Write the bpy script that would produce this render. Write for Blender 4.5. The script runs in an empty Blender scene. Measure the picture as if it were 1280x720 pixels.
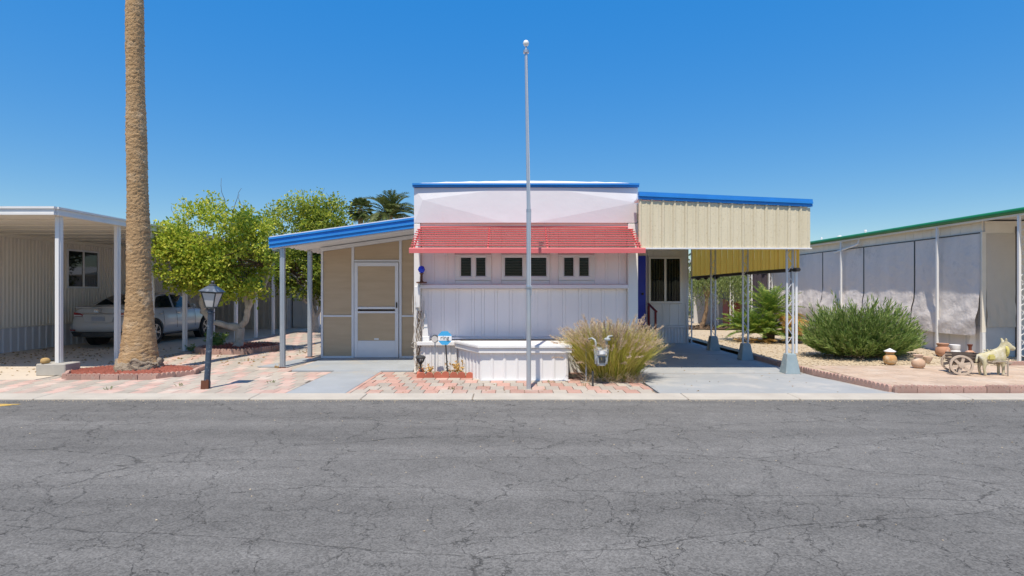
import bpy, bmesh, math, random
import numpy as np
from mathutils import Vector, Matrix, Euler
random.seed(7); rng = np.random.default_rng(7)
S = bpy.context.scene
COL = S.collection
R = math.radians

# ------------------------------------------------------------------ camera, sky, sun, exposure
cam = bpy.data.cameras.new('camera'); camo = bpy.data.objects.new('camera', cam); COL.objects.link(camo)
camo.location = (0, 0, 1.5); camo.rotation_euler = (R(90), 0, 0)
cam.sensor_width = 36; cam.lens = 20; cam.shift_y = 3/1280; cam.clip_end = 3000; cam.clip_start = .05
S.camera = camo
SUN_EL, SUN_AZ = R(65.0), math.atan2(-.22, -.975)      # towards the sun: behind the camera, a little left
w = bpy.data.worlds.new('World'); S.world = w; w.use_nodes = True
nt = w.node_tree; nt.nodes.clear()
sky = nt.nodes.new('ShaderNodeTexSky'); sky.sky_type = 'NISHITA'; sky.sun_disc = False
sky.sun_elevation = SUN_EL; sky.sun_rotation = SUN_AZ; sky.altitude = 600; sky.air_density = 1.0; sky.dust_density = .6; sky.ozone_density = 1.6
# colour grade of the whole sky: deeper saturation, softer brightness range
sp = nt.nodes.new('ShaderNodeSeparateColor'); sp.mode = 'HSV'; cb = nt.nodes.new('ShaderNodeCombineColor'); cb.mode = 'HSV'
def wm(op, a, b):
    q = nt.nodes.new('ShaderNodeMath'); q.operation = op
    for i, v in enumerate((a, b)):
        if isinstance(v, (int, float)): q.inputs[i].default_value = v
        else: nt.links.new(v, q.inputs[i])
    return q.outputs[0]
bg = nt.nodes.new('ShaderNodeBackground'); bg.inputs['Strength'].default_value = .15
out = nt.nodes.new('ShaderNodeOutputWorld')
nt.links.new(sky.outputs[0], sp.inputs[0]); nt.links.new(sp.outputs[0], cb.inputs[0])
nt.links.new(wm('MINIMUM', wm('MULTIPLY', sp.outputs[1], 1.44), .97), cb.inputs[1])
nt.links.new(wm('MAXIMUM', wm('MULTIPLY', wm('POWER', sp.outputs[2], .20), 2.36), wm('SUBTRACT', sp.outputs[2], 4.4)), cb.inputs[2])
nt.links.new(cb.outputs[0], bg.inputs[0]); nt.links.new(bg.outputs[0], out.inputs[0])
sl = bpy.data.lights.new('sun', 'SUN'); sl.energy = 3.5; sl.angle = R(.53); sl.color = (1, .91, .78)
so = bpy.data.objects.new('sun', sl); COL.objects.link(so)
so.rotation_euler = Vector((-.22*math.cos(SUN_EL), -.975*math.cos(SUN_EL), math.sin(SUN_EL))).to_track_quat('Z', 'Y').to_euler()
so.location = (-3, -10, 25)
S.view_settings.view_transform = 'Standard'; S.view_settings.look = 'None'; S.view_settings.gamma = 1; S.view_settings.exposure = .62
S.view_settings.use_curve_mapping = False
S.render.engine = 'CYCLES'

# ------------------------------------------------------------------ materials
MATS = {}
def pmat(name, c1, c2=None, rough=.6, metal=0., scale=3., detail=5., bump=0., bscale=60., rnd=0., streak=None, c3=None, c3scale=1.2, c3cut=(.55, .7), spec=.5, coat=0., bdist=.01):
    m = bpy.data.materials.new(name); m.use_nodes = True; n = m.node_tree; L = n.links
    b = n.nodes['Principled BSDF']; b.inputs['Roughness'].default_value = rough; b.inputs['Metallic'].default_value = metal
    b.inputs['Specular IOR Level'].default_value = spec; b.inputs['Coat Weight'].default_value = coat
    geo = n.nodes.new('ShaderNodeNewGeometry')
    pos = geo.outputs['Position']
    if streak:
        mp = n.nodes.new('ShaderNodeMapping'); mp.inputs['Scale'].default_value = streak; L.new(pos, mp.inputs['Vector']); vec = mp.outputs[0]
    else: vec = pos
    c2 = c2 or tuple(v*.85 for v in c1)
    nz = n.nodes.new('ShaderNodeTexNoise'); nz.inputs['Scale'].default_value = scale; nz.inputs['Detail'].default_value = detail; nz.inputs['Roughness'].default_value = .6
    L.new(vec, nz.inputs['Vector'])
    rp = n.nodes.new('ShaderNodeValToRGB'); rp.color_ramp.elements[0].position = .32; rp.color_ramp.elements[1].position = .68
    rp.color_ramp.elements[0].color = (*c1, 1); rp.color_ramp.elements[1].color = (*c2, 1)
    L.new(nz.outputs[0], rp.inputs[0]); col = rp.outputs[0]
    if c3:
        n3 = n.nodes.new('ShaderNodeTexNoise'); n3.inputs['Scale'].default_value = c3scale; n3.inputs['Detail'].default_value = 8; n3.inputs['Roughness'].default_value = .7
        L.new(pos, n3.inputs['Vector'])
        r3 = n.nodes.new('ShaderNodeMapRange'); r3.inputs[1].default_value = c3cut[0]; r3.inputs[2].default_value = c3cut[1]; L.new(n3.outputs[0], r3.inputs[0])
        mx = n.nodes.new('ShaderNodeMix'); mx.data_type = 'RGBA'; L.new(r3.outputs[0], mx.inputs[0]); L.new(col, mx.inputs[6]); mx.inputs[7].default_value = (*c3, 1); col = mx.outputs[2]
    if rnd:
        oi = n.nodes.new('ShaderNodeObjectInfo'); mr = n.nodes.new('ShaderNodeMapRange'); mr.inputs[3].default_value = 1-rnd; mr.inputs[4].default_value = 1+rnd
        L.new(oi.outputs['Random'], mr.inputs[0]); h = n.nodes.new('ShaderNodeHueSaturation'); L.new(mr.outputs[0], h.inputs['Value']); L.new(col, h.inputs['Color']); col = h.outputs[0]
    L.new(col, b.inputs['Base Color'])
    if bump:
        nb = n.nodes.new('ShaderNodeTexNoise'); nb.inputs['Scale'].default_value = bscale; nb.inputs['Detail'].default_value = 4; L.new(pos, nb.inputs['Vector'])
        bp = n.nodes.new('ShaderNodeBump'); bp.inputs['Strength'].default_value = bump; bp.inputs['Distance'].default_value = bdist
        L.new(nb.outputs[0], bp.inputs['Height']); L.new(bp.outputs[0], b.inputs['Normal'])
    MATS[name] = m; return m

def leafmat(name, cols, trans=.35, rough=.5):
    m = bpy.data.materials.new(name); m.use_nodes = True; n = m.node_tree; L = n.links
    b = n.nodes['Principled BSDF']; b.inputs['Roughness'].default_value = rough; b.inputs['Specular IOR Level'].default_value = .35
    g = n.nodes.new('ShaderNodeNewGeometry'); rp = n.nodes.new('ShaderNodeValToRGB'); L.new(g.outputs['Random Per Island'], rp.inputs[0])
    e = rp.color_ramp.elements
    while len(e) < len(cols): e.new(.5)
    for i, c in enumerate(cols): e[i].position = i/(len(cols)-1); e[i].color = (*c, 1)
    t = n.nodes.new('ShaderNodeBsdfTranslucent'); mx = n.nodes.new('ShaderNodeMixShader'); mx.inputs[0].default_value = trans
    L.new(rp.outputs[0], b.inputs['Base Color']); L.new(rp.outputs[0], t.inputs[0])
    L.new(b.outputs[0], mx.inputs[1]); L.new(t.outputs[0], mx.inputs[2]); L.new(mx.outputs[0], n.nodes['Material Output'].inputs[0])
    MATS[name] = m; return m

def glassmat(name, tint=(.02, .025, .03), clear=.55, rough=.03):
    m = bpy.data.materials.new(name); m.use_nodes = True; n = m.node_tree; L = n.links
    b = n.nodes['Principled BSDF']; b.inputs['Base Color'].default_value = (*tint, 1); b.inputs['Roughness'].default_value = rough
    t = n.nodes.new('ShaderNodeBsdfTransparent'); t.inputs[0].default_value = (.75, .8, .82, 1); mx = n.nodes.new('ShaderNodeMixShader'); mx.inputs[0].default_value = clear
    L.new(b.outputs[0], mx.inputs[1]); L.new(t.outputs[0], mx.inputs[2]); L.new(mx.outputs[0], n.nodes['Material Output'].inputs[0])
    MATS[name] = m; return m

def asphalt():
    m = bpy.data.materials.new('asphalt'); m.use_nodes = True; n = m.node_tree; L = n.links; N = n.nodes.new
    b = n.nodes['Principled BSDF']; b.inputs['Roughness'].default_value = .88; b.inputs['Specular IOR Level'].default_value = .3
    pos = N('ShaderNodeNewGeometry').outputs['Position']
    def noise(scale, det=5, vec=pos, ro=.6):
        q = N('ShaderNodeTexNoise'); q.inputs['Scale'].default_value = scale; q.inputs['Detail'].default_value = det; q.inputs['Roughness'].default_value = ro; L.new(vec, q.inputs['Vector']); return q
    def rng_(v, a, bb, c, d):
        q = N('ShaderNodeMapRange'); L.new(v, q.inputs[0]); q.inputs[1].default_value = a; q.inputs[2].default_value = bb; q.inputs[3].default_value = c; q.inputs[4].default_value = d; return q.outputs[0]
    def mth(op, a, bb):
        q = N('ShaderNodeMath'); q.operation = op
        for i, v in enumerate((a, bb)):
            if isinstance(v, (int, float)): q.inputs[i].default_value = v
            else: L.new(v, q.inputs[i])
        return q.outputs[0]
    # aggregate
    agg = N('ShaderNodeTexVoronoi'); agg.inputs['Scale'].default_value = 95; L.new(pos, agg.inputs['Vector'])
    spk = N('ShaderNodeSeparateColor'); L.new(agg.outputs['Color'], spk.inputs[0])
    stones = rng_(spk.outputs[0], 0, 1, .70, 1.30)
    big = rng_(noise(.45, 6).outputs[0], .35, .65, .93, 1.08)
    mp = N('ShaderNodeMapping'); mp.inputs['Scale'].default_value = (.10, 1.1, 1); L.new(pos, mp.inputs['Vector'])
    streak = rng_(noise(1.3, 7, mp.outputs[0], .65).outputs[0], .32, .68, .80, 1.2)
    mid = rng_(noise(5, 6).outputs[0], .3, .7, .92, 1.09)
    worn = rng_(noise(1.1, 7, pos, .7).outputs[0], .56, .72, 0, 1)
    # cracks: warped cells, broken up by a mask
    def cracks(scale, warp, wsc, width, seed, lo, hi, stretch=(1, 1, 1)):
        mpp = N('ShaderNodeMapping'); mpp.inputs['Location'].default_value = (seed, seed*1.7, 0); mpp.inputs['Scale'].default_value = stretch; L.new(pos, mpp.inputs['Vector'])
        wn = noise(wsc, 7, mpp.outputs[0], .62)
        sub = N('ShaderNodeVectorMath'); sub.operation = 'SUBTRACT'; L.new(wn.outputs['Color'], sub.inputs[0]); sub.inputs[1].default_value = (.5, .5, .5)
        sc = N('ShaderNodeVectorMath'); sc.operation = 'SCALE'; L.new(sub.outputs[0], sc.inputs[0]); sc.inputs['Scale'].default_value = warp
        ad = N('ShaderNodeVectorMath'); L.new(mpp.outputs[0], ad.inputs[0]); L.new(sc.outputs[0], ad.inputs[1])
        v = N('ShaderNodeTexVoronoi'); v.voronoi_dimensions = '2D'; v.feature = 'DISTANCE_TO_EDGE'; v.inputs['Scale'].default_value = scale; L.new(ad.outputs[0], v.inputs['Vector'])
        line = rng_(v.outputs['Distance'], width*.35, width, 1, 0)
        mask = rng_(noise(.7, 3, mpp.outputs[0]).outputs[0], lo, hi, 0, 1)
        return mth('MULTIPLY', line, mask)
    c1 = cracks(1.25, .7, 2.2, .0065, 3.1, .34, .50)
    c2 = cracks(2.6, .4, 3.5, .0105, 8.3, .46, .56)
    c3 = cracks(.7, .5, 1.5, .0045, 15.7, .36, .46, (.35, 1.25, 1))
    ck = mth('MAXIMUM', mth('MAXIMUM', c1, mth('MULTIPLY', c2, .8)), mth('MULTIPLY', c3, .85))
    tone = mth('MULTIPLY', mth('MULTIPLY', stones, big), mth('MULTIPLY', streak, mid))
    tone = mth('MULTIPLY', tone, mth('SUBTRACT', 1, mth('MULTIPLY', ck, .58)))
    tone = mth('ADD', tone, mth('MULTIPLY', worn, .13))
    cmb = N('ShaderNodeVectorMath'); cmb.operation = 'SCALE'; cmb.inputs[0].default_value = (.152, .147, .1365); L.new(tone, cmb.inputs['Scale'])
    L.new(cmb.outputs[0], b.inputs['Base Color'])
    hgt = mth('SUBTRACT', mth('MULTIPLY', spk.outputs[1], .25), mth('MULTIPLY', ck, 1.6))
    bp = N('ShaderNodeBump'); bp.inputs['Strength'].default_value = .55; bp.inputs['Distance'].default_value = .006; L.new(hgt, bp.inputs['Height']); L.new(bp.outputs[0], b.inputs['Normal'])
    MATS['asphalt'] = m
asphalt()
def gravelmat(name, a, bcol, ccol, scale):
    m = bpy.data.materials.new(name); m.use_nodes = True; n = m.node_tree; L = n.links; N = n.nodes.new
    b = n.nodes['Principled BSDF']; b.inputs['Roughness'].default_value = .9
    pos = N('ShaderNodeNewGeometry').outputs['Position']
    v = N('ShaderNodeTexVoronoi'); v.inputs['Scale'].default_value = scale; L.new(pos, v.inputs['Vector'])
    s = N('ShaderNodeSeparateColor'); L.new(v.outputs['Color'], s.inputs[0]); rp = N('ShaderNodeValToRGB'); L.new(s.outputs[0], rp.inputs[0])
    e = rp.color_ramp.elements; e.new(.5)
    for i, c in enumerate((a, bcol, ccol)): e[i].position = i*.5; e[i].color = (*c, 1)
    L.new(rp.outputs[0], b.inputs['Base Color'])
    bp = N('ShaderNodeBump'); bp.inputs['Strength'].default_value = 1; bp.inputs['Distance'].default_value = .012; bp.invert = True; L.new(v.outputs['Distance'], bp.inputs['Height']); L.new(bp.outputs[0], b.inputs['Normal'])
    MATS[name] = m
gravelmat('gravel', (.46, .37, .25), (.58, .48, .34), (.36, .28, .19), 38)
pmat('sand', (.42, .34, .24), (.36, .29, .2), rough=.95, bump=.4, bscale=30)
pmat('kerb', (.50, .46, .39), (.42, .38, .32), rough=.9, bump=.3, bscale=80, scale=2, c3=(.28, .26, .23), c3scale=5, c3cut=(.62, .72))
pmat('drive', (.36, .375, .375), (.31, .32, .32), rough=.85, scale=1.1, bump=.25, bscale=90, c3=(.43, .42, .395), c3scale=1.4, c3cut=(.5, .66))
pmat('slab', (.35, .375, .39), (.30, .32, .33), rough=.85, scale=1.5, bump=.25, bscale=90, c3=(.40, .36, .29), c3scale=1.1, c3cut=(.55, .7))
pmat('apron', (.60, .52, .42), (.54, .47, .38), rough=.9, scale=1.2, bump=.3, bscale=70, c3=(.34, .28, .21), c3scale=1.8, c3cut=(.55, .75))
pmat('paver_red', (.48, .295, .235), (.435, .255, .20), rough=.9, rnd=.14, scale=5, bump=.4, bscale=70, c3=(.52, .40, .33), c3scale=1.6, c3cut=(.5, .68))
pmat('paver_faded', (.53, .37, .31), (.50, .33, .275), rough=.9, rnd=.12, scale=5, bump=.4, bscale=70, c3=(.52, .45, .38), c3scale=1.3, c3cut=(.45, .62))
pmat('paver_grey', (.435, .385, .32), (.39, .345, .29), rough=.9, rnd=.12, scale=5, bump=.4, bscale=70, c3=(.42, .375, .32), c3scale=3, c3cut=(.58, .75))
pmat('paver_tan', (.52, .40, .30), (.46, .34, .25), rough=.92, rnd=.10, scale=4, bump=.4, bscale=70, c3=(.55, .46, .37), c3scale=1.5, c3cut=(.5, .7))
pmat('joint', (.27, .22, .17), (.22, .18, .14), rough=.95)
pmat('white_paint', (.76, .755, .74), (.71, .705, .69), rough=.5, scale=1.6, streak=(2, 2, .25), c3=(.60, .56, .50), c3scale=3.5, c3cut=(.66, .8))
pmat('house_lilac', (.87, .80, .78), (.83, .76, .74), rough=.5, scale=1.2, streak=(3, 3, .2), c3=(.58, .52, .50), c3scale=4, c3cut=(.68, .82))
pmat('panel_lilac', (.70, .70, .73), (.66, .66, .69), rough=.5, scale=.8, bump=.5, bscale=2.2, bdist=.02, c3=(.66, .60, .60), c3scale=2, c3cut=(.6, .8))
pmat('alu_white', (.72, .72, .74), (.66, .66, .68), rough=.45, scale=3)
pmat('roof_white', (.82, .82, .80), (.7, .69, .66), rough=.7, scale=2, bump=.5, bscale=6)
pmat('blue_trim', (.014, .23, .66), (.010, .185, .57), rough=.55, scale=2, streak=(1, 1, .5), c3=(.05, .23, .62), c3scale=6, c3cut=(.6, .75))
pmat('blue_door', (.014, .045, .62), (.011, .038, .56), rough=.4)
pmat('red_awning', (.68, .165, .165), (.63, .135, .14), rough=.5, scale=2, streak=(.6, 2, 2), c3=(.66, .24, .23), c3scale=5, c3cut=(.58, .75))
pmat('cream_metal', (.66, .59, .43), (.61, .54, .38), rough=.6, scale=2.2, streak=(3, 3, .4), bump=.3, bscale=25, c3=(.54, .46, .30), c3scale=24, c3cut=(.56, .64))
leafmat('yellow_metal', [(.96, .56, .09), (.97, .61, .11), (.94, .52, .08)], trans=.82)
pmat('black_metal', (.02, .017, .015), (.035, .028, .022), rough=.55)
pmat('post_grey', (.62, .64, .66), (.55, .57, .60), rough=.45, metal=.15, c3=(.42, .36, .3), c3scale=8, c3cut=(.66, .75))
pmat('galv', (.44, .48, .52), (.38, .42, .46), rough=.38, metal=.6, scale=6)
pmat('foot_blue', (.30, .375, .40), (.25, .32, .345), rough=.8, scale=6, bump=.3, c3=(.42, .43, .41), c3scale=5, c3cut=(.58, .7))
pmat('screen_mesh', (.52, .395, .26), (.46, .345, .225), rough=.85, scale=1.5, streak=(1, 1, 8), bump=.2, bscale=250)
pmat('corr_grey', (.76, .70, .62), (.71, .65, .57), rough=.5, scale=1.5, streak=(3, 3, .3))
pmat('skirt_grey', (.60, .59, .61), (.53, .53, .55), rough=.55, scale=2, streak=(2, 2, .3))
pmat('soffit', (.80, .74, .63), (.75, .69, .58), rough=.7)
pmat('shed_grey', (.55, .52, .47), (.49, .46, .42), rough=.6)
pmat('concrete_block', (.45, .43, .38), (.36, .345, .31), rough=.95, bump=.6, bscale=60)
pmat('ochre_stone', (.50, .34, .14), (.38, .25, .1), rough=.9, bump=.5)
pmat('palm_bark', (.49, .325, .17), (.285, .175, .085), rough=.95, scale=3, streak=(1.0, 1.0, 11), bump=.9, bscale=45, bdist=.02, c3=(.52, .39, .25), c3scale=3, c3cut=(.52, .7))
pmat('palm_root', (.36, .29, .21), (.25, .20, .15), rough=.95, bump=1, bscale=40, bdist=.03, scale=9)
pmat('lava', (.42, .135, .09), (.30, .085, .055), rough=.95, rnd=.2)
pmat('edging_pink', (.46, .30, .245), (.39, .235, .19), rough=.92, rnd=.14, bump=.5, c3=(.45, .36, .30), c3scale=6, c3cut=(.55, .7))
pmat('edging_red', (.46, .14, .085), (.39, .105, .065), rough=.9, rnd=.1, bump=.4)
pmat('lamp_blue', (.045, .07, .105), (.03, .045, .07), rough=.5, scale=7, c3=(.17, .20, .235), c3scale=11, c3cut=(.55, .63))
pmat('rust', (.16, .06, .03), (.09, .035, .02), rough=.9)
pmat('lamp_glass', (.60, .58, .55), (.5, .48, .46), rough=.35)
pmat('bark_white', (.60, .56, .49), (.40, .36, .30), rough=.9, scale=7, bump=.8, bscale=30)
pmat('bark', (.28, .19, .11), (.2, .13, .08), rough=.95, scale=6, bump=.7)
pmat('twig', (.14, .09, .05), (.1, .065, .04), rough=.9)
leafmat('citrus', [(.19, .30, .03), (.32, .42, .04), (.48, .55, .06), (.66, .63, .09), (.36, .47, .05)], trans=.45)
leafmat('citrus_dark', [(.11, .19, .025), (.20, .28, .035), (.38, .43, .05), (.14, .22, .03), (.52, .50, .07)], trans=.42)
leafmat('palm_leaf', [(.07, .11, .025), (.12, .165, .045), (.19, .21, .07)], trans=.2)
leafmat('frond', [(.08, .17, .03), (.15, .26, .04), (.27, .37, .06), (.42, .45, .08)], trans=.35)
leafmat('frond_dry', [(.55, .32, .08), (.66, .43, .14), (.46, .25, .07)], trans=.2)
leafmat('shrub', [(.11, .19, .04), (.18, .27, .06), (.28, .37, .10), (.13, .21, .045), (.36, .42, .15)], trans=.25)
leafmat('olive', [(.14, .19, .045), (.22, .28, .08), (.32, .36, .13)], trans=.3)
leafmat('grass_blade', [(.36, .40, .05), (.52, .52, .09), (.66, .58, .17), (.60, .49, .18), (.44, .47, .06)], trans=.35, rough=.6)
leafmat('plume', [(.56, .42, .30), (.68, .55, .38), (.74, .63, .46), (.52, .36, .28)], trans=.35, rough=.8)
leafmat('litter', [(.24, .14, .05), (.36, .24, .08), (.15, .09, .04)], trans=.1)
leafmat('far_leaf', [(.05, .08, .03), (.09, .12, .045), (.07, .1, .035)], trans=.2)
pmat('car_silver', (.56, .56, .56), (.55, .55, .55), rough=.25, metal=.2, coat=.9)
pmat('car_black', (.012, .012, .013), (.018, .018, .02), rough=.55)
pmat('tyre', (.018, .018, .018), (.026, .025, .024), rough=.85)
pmat('rim', (.45, .46, .47), (.4, .4, .42), rough=.25, metal=.8)
pmat('chrome', (.75, .75, .77), (.7, .7, .72), rough=.12, metal=1)
pmat('tail_red', (.35, .008, .010), (.28, .005, .008), rough=.15, coat=1)
pmat('plate', (.30, .33, .40), (.36, .38, .42), rough=.4, scale=14)
glassmat('car_glass', (.012, .016, .018), .12)
glassmat('pane', (.015, .018, .022), .72)
glassmat('pane_bright', (.05, .06, .07), .35)
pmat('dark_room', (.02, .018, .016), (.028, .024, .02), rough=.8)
pmat('blind_brown', (.22, .15, .12), (.17, .12, .095), rough=.6)
pmat('blind_cream', (.34, .31, .22), (.28, .25, .18), rough=.6)
pmat('flag_alu', (.52, .55, .59), (.46, .49, .53), rough=.35, metal=.55)
pmat('sign_blue', (.06, .40, .72), (.05, .36, .68), rough=.4)
pmat('sign_white', (.80, .82, .82), (.78, .8, .8), rough=.4)
pmat('ink', (.03, .04, .05), (.03, .04, .05), rough=.5)
pmat('dark_grey', (.055, .06, .06), (.04, .043, .045), rough=.5)
pmat('meter_grey', (.38, .41, .42), (.31, .34, .355), rough=.55, scale=9)
glassmat('blue_glass', (.01, .05, .65), .05, .05)
pmat('red_rail', (.24, .018, .022), (.2, .014, .018), rough=.5)
pmat('terracotta', (.50, .27, .17), (.44, .22, .135), rough=.85, scale=8, c3=(.62, .47, .37), c3scale=7, c3cut=(.5, .66))
pmat('terra_pale', (.58, .41, .29), (.52, .34, .23), rough=.85, scale=8, c3=(.66, .56, .45), c3scale=6, c3cut=(.5, .66))
pmat('terra_ochre', (.56, .33, .13), (.48, .26, .09), rough=.7, scale=8, c3=(.66, .53, .36), c3scale=5, c3cut=(.52, .66))
pmat('white_pot', (.78, .78, .77), (.68, .67, .65), rough=.6, scale=7)
pmat('brown_pot', (.17, .04, .02), (.12, .03, .02), rough=.5)
pmat('statue', (.55, .50, .35), (.50, .44, .25), rough=.9, scale=9, bump=.6, bscale=45, c3=(.62, .58, .46), c3scale=12, c3cut=(.5, .62))
pmat('wheel_plaster', (.58, .48, .38), (.48, .38, .29), rough=.9, scale=9, bump=.4)
pmat('dark_wood', (.07, .05, .04), (.12, .09, .07), rough=.8, scale=8)
pmat('old_wood', (.40, .34, .27), (.32, .27, .21), rough=.9, scale=8)
pmat('green_trim', (.012, .20, .06), (.01, .16, .048), rough=.4)
pmat('shade_cloth', (.74, .68, .63), (.68, .625, .58), rough=.85, scale=1.5, streak=(1, 2, .6), bump=.7, bscale=5, bdist=.05, c3=(.50, .47, .44), c3scale=1.6, c3cut=(.55, .75))
pmat('tan_cloth', (.62, .56, .47), (.57, .51, .43), rough=.85, scale=1.5, bump=.3, bscale=6, bdist=.03)
pmat('dark_cloth', (.065, .05, .065), (.045, .036, .048), rough=.9)
pmat('navy_cloth', (.04, .05, .085), (.03, .04, .065), rough=.9)
pmat('far_wall', (.62, .60, .58), (.56, .54, .52), rough=.8)
pmat('yellow_paint', (.62, .40, .07), (.50, .34, .10), rough=.8, scale=14, c3=(.14, .13, .12), c3scale=18, c3cut=(.55, .63))

# ------------------------------------------------------------------ mesh helpers
ORG = {}
class MB:
    def __init__(s): s.v = []; s.f = []
    def add(s, vs, fs):
        o = len(s.v); s.v += [tuple(p) for p in vs]; s.f += [tuple(o+i for i in f) for f in fs]; return s
    def poly(s, *pts): return s.add(pts, [tuple(range(len(pts)))])
    def box(s, x0, x1, y0, y1, z0, z1):
        return s.add([(x0,y0,z0),(x1,y0,z0),(x1,y1,z0),(x0,y1,z0),(x0,y0,z1),(x1,y0,z1),(x1,y1,z1),(x0,y1,z1)],
                     [(3,2,1,0),(4,5,6,7),(0,1,5,4),(1,2,6,5),(2,3,7,6),(3,0,4,7)])
    def obox(s, c, size, rot=(0,0,0)):
        m = Euler(rot).to_matrix(); a, b, h = size[0]/2, size[1]/2, size[2]/2; c = Vector(c)
        return s.add([c + m @ Vector(p) for p in [(-a,-b,-h),(a,-b,-h),(a,b,-h),(-a,b,-h),(-a,-b,h),(a,-b,h),(a,b,h),(-a,b,h)]],
                     [(3,2,1,0),(4,5,6,7),(0,1,5,4),(1,2,6,5),(2,3,7,6),(3,0,4,7)])
    def hexa(s, lo, hi):       # four bottom points, four top points
        return s.add(list(lo)+list(hi), [(3,2,1,0),(4,5,6,7),(0,1,5,4),(1,2,6,5),(2,3,7,6),(3,0,4,7)])
    def prism(s, pts, d):      # planar outline swept by vector d
        n = len(pts); d = Vector(d); top = [Vector(p)+d for p in pts]
        return s.add([Vector(p) for p in pts]+top, [tuple(range(n-1,-1,-1)), tuple(range(n, 2*n))] + [(i,(i+1)%n,n+(i+1)%n,n+i) for i in range(n)])
    def tube(s, pts, rad, n=8, caps=True):
        pts = [Vector(p) for p in pts]
        if isinstance(rad, (int, float)): rad = [rad]*len(pts)
        rings = []; up = None
        for i, p in enumerate(pts):
            t = (pts[min(i+1, len(pts)-1)]-pts[max(i-1, 0)]).normalized()
            if up is None: up = Vector((1,0,0)) if abs(t.x) < .8 else Vector((0,1,0))
            a = (up - t*up.dot(t)).normalized(); b = t.cross(a); up = a
            rings.append([p + (a*math.cos(2*math.pi*k/n) + b*math.sin(2*math.pi*k/n))*rad[i] for k in range(n)])
        vs = [q for r in rings for q in r]
        fs = [(i*n+k, i*n+(k+1)%n, (i+1)*n+(k+1)%n, (i+1)*n+k) for i in range(len(pts)-1) for k in range(n)]
        if caps: fs += [tuple(range(n-1,-1,-1)), tuple((len(pts)-1)*n+k for k in range(n))]
        return s.add(vs, fs)
    def lathe(s, prof, c=(0,0,0), n=24, axis='z', caps=True):
        vs = []
        for r, z in prof:
            for k in range(n):
                a = 2*math.pi*k/n; p = (r*math.cos(a), r*math.sin(a), z)
                if axis == 'y': p = (p[0], p[2], p[1])
                if axis == 'x': p = (p[2], p[0], p[1])
                vs.append((c[0]+p[0], c[1]+p[1], c[2]+p[2]))
        m = len(prof)
        fs = [(i*n+k, i*n+(k+1)%n, (i+1)*n+(k+1)%n, (i+1)*n+k) for i in range(m-1) for k in range(n)]
        if caps: fs += [tuple(range(n-1,-1,-1)), tuple((m-1)*n+k for k in range(n))]
        return s.add(vs, fs)
    def corr(s, p0, p1, z0, z1, pitch, depth, nrm, duty=.5, thick=.02):
        # upright ribbed sheet from p0 to p1 (x,y); ribs stand out along nrm; z0/z1 numbers or f(t)
        L = math.dist(p0, p1); n = max(1, round(L/pitch)); prof = []
        for i in range(n):
            a = i/n; w_ = 1/n; g = .12*w_
            prof += [(a, 0), (a+w_*(1-duty)-g, 0), (a+w_*(1-duty), depth), (a+w_-g, depth)]
        prof.append((1, 0)); fz0 = z0 if callable(z0) else (lambda t: z0); fz1 = z1 if callable(z1) else (lambda t: z1)
        vs = []
        for t, d in prof:
            x = p0[0]+(p1[0]-p0[0])*t + nrm[0]*d; y = p0[1]+(p1[1]-p0[1])*t + nrm[1]*d
            vs += [(x, y, fz0(t)), (x, y, fz1(t))]
        m = len(prof)
        for t, d in prof:
            x = p0[0]+(p1[0]-p0[0])*t - nrm[0]*thick; y = p0[1]+(p1[1]-p0[1])*t - nrm[1]*thick
            vs += [(x, y, fz0(t)), (x, y, fz1(t))]
        fs = []
        for i in range(m-1):
            a, b = 2*i, 2*i+2; fs.append((a, b, b+1, a+1)); c, d_ = 2*m+2*i, 2*m+2*i+2; fs.append((c+1, d_+1, d_, c))
            fs.append((a+1, b+1, d_+1, c+1)); fs.append((b, a, c, d_))
        e = 2*(m-1); fs += [(1, 0, 2*m, 2*m+1), (e, e+1, 2*m+e+1, 2*m+e)]
        return s.add(vs, fs)
    def build(s, name, mat, parent=None, smooth=None, bevel=0, label=None, segs=1, recalc=True):
        o3 = ORG.get(parent, (0,0,0))
        me = bpy.data.meshes.new(name); me.from_pydata([(p[0]-o3[0], p[1]-o3[1], p[2]-o3[2]) for p in s.v], [], s.f)
        if recalc or bevel:
            bm = bmesh.new(); bm.from_mesh(me)
            if recalc: bmesh.ops.recalc_face_normals(bm, faces=bm.faces[:])
            if bevel: bmesh.ops.bevel(bm, geom=bm.edges[:], offset=bevel, segments=segs, affect='EDGES', clamp_overlap=True)
            bm.to_mesh(me); bm.free()
        return link(name, me, mat, parent, smooth, label)
def link(name, me, mat, parent=None, smooth=None, label=None):
    if mat and not me.materials: me.materials.append(MATS[mat])
    if smooth is not None:
        me.polygons.foreach_set('use_smooth', [True]*len(me.polygons))
        if smooth < 180: me.set_sharp_from_angle(angle=R(smooth))
    o = bpy.data.objects.new(name, me); COL.objects.link(o)
    if parent: o.parent = parent
    ORG[o] = ORG.get(parent, (0,0,0))
    if label: o['label'] = label
    return o
def thing(name, label, cat, loc, group=None):
    o = bpy.data.objects.new(name, None); COL.objects.link(o); o.location = loc; o.empty_display_size = .2; ORG[o] = tuple(loc)
    o['label'] = label; o['category'] = cat
    if group: o['group'] = group
    return o
def tag(o, label, cat, group=None):
    o['label'] = label; o['category'] = cat
    if group: o['group'] = group
    return o
def struct(o): o['kind'] = 'structure'; return o
def copy_tree(o, parent=None):
    c = o.copy(); COL.objects.link(c); c.parent = parent
    for ch in list(o.children): copy_tree(ch, c)
    return c
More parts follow.
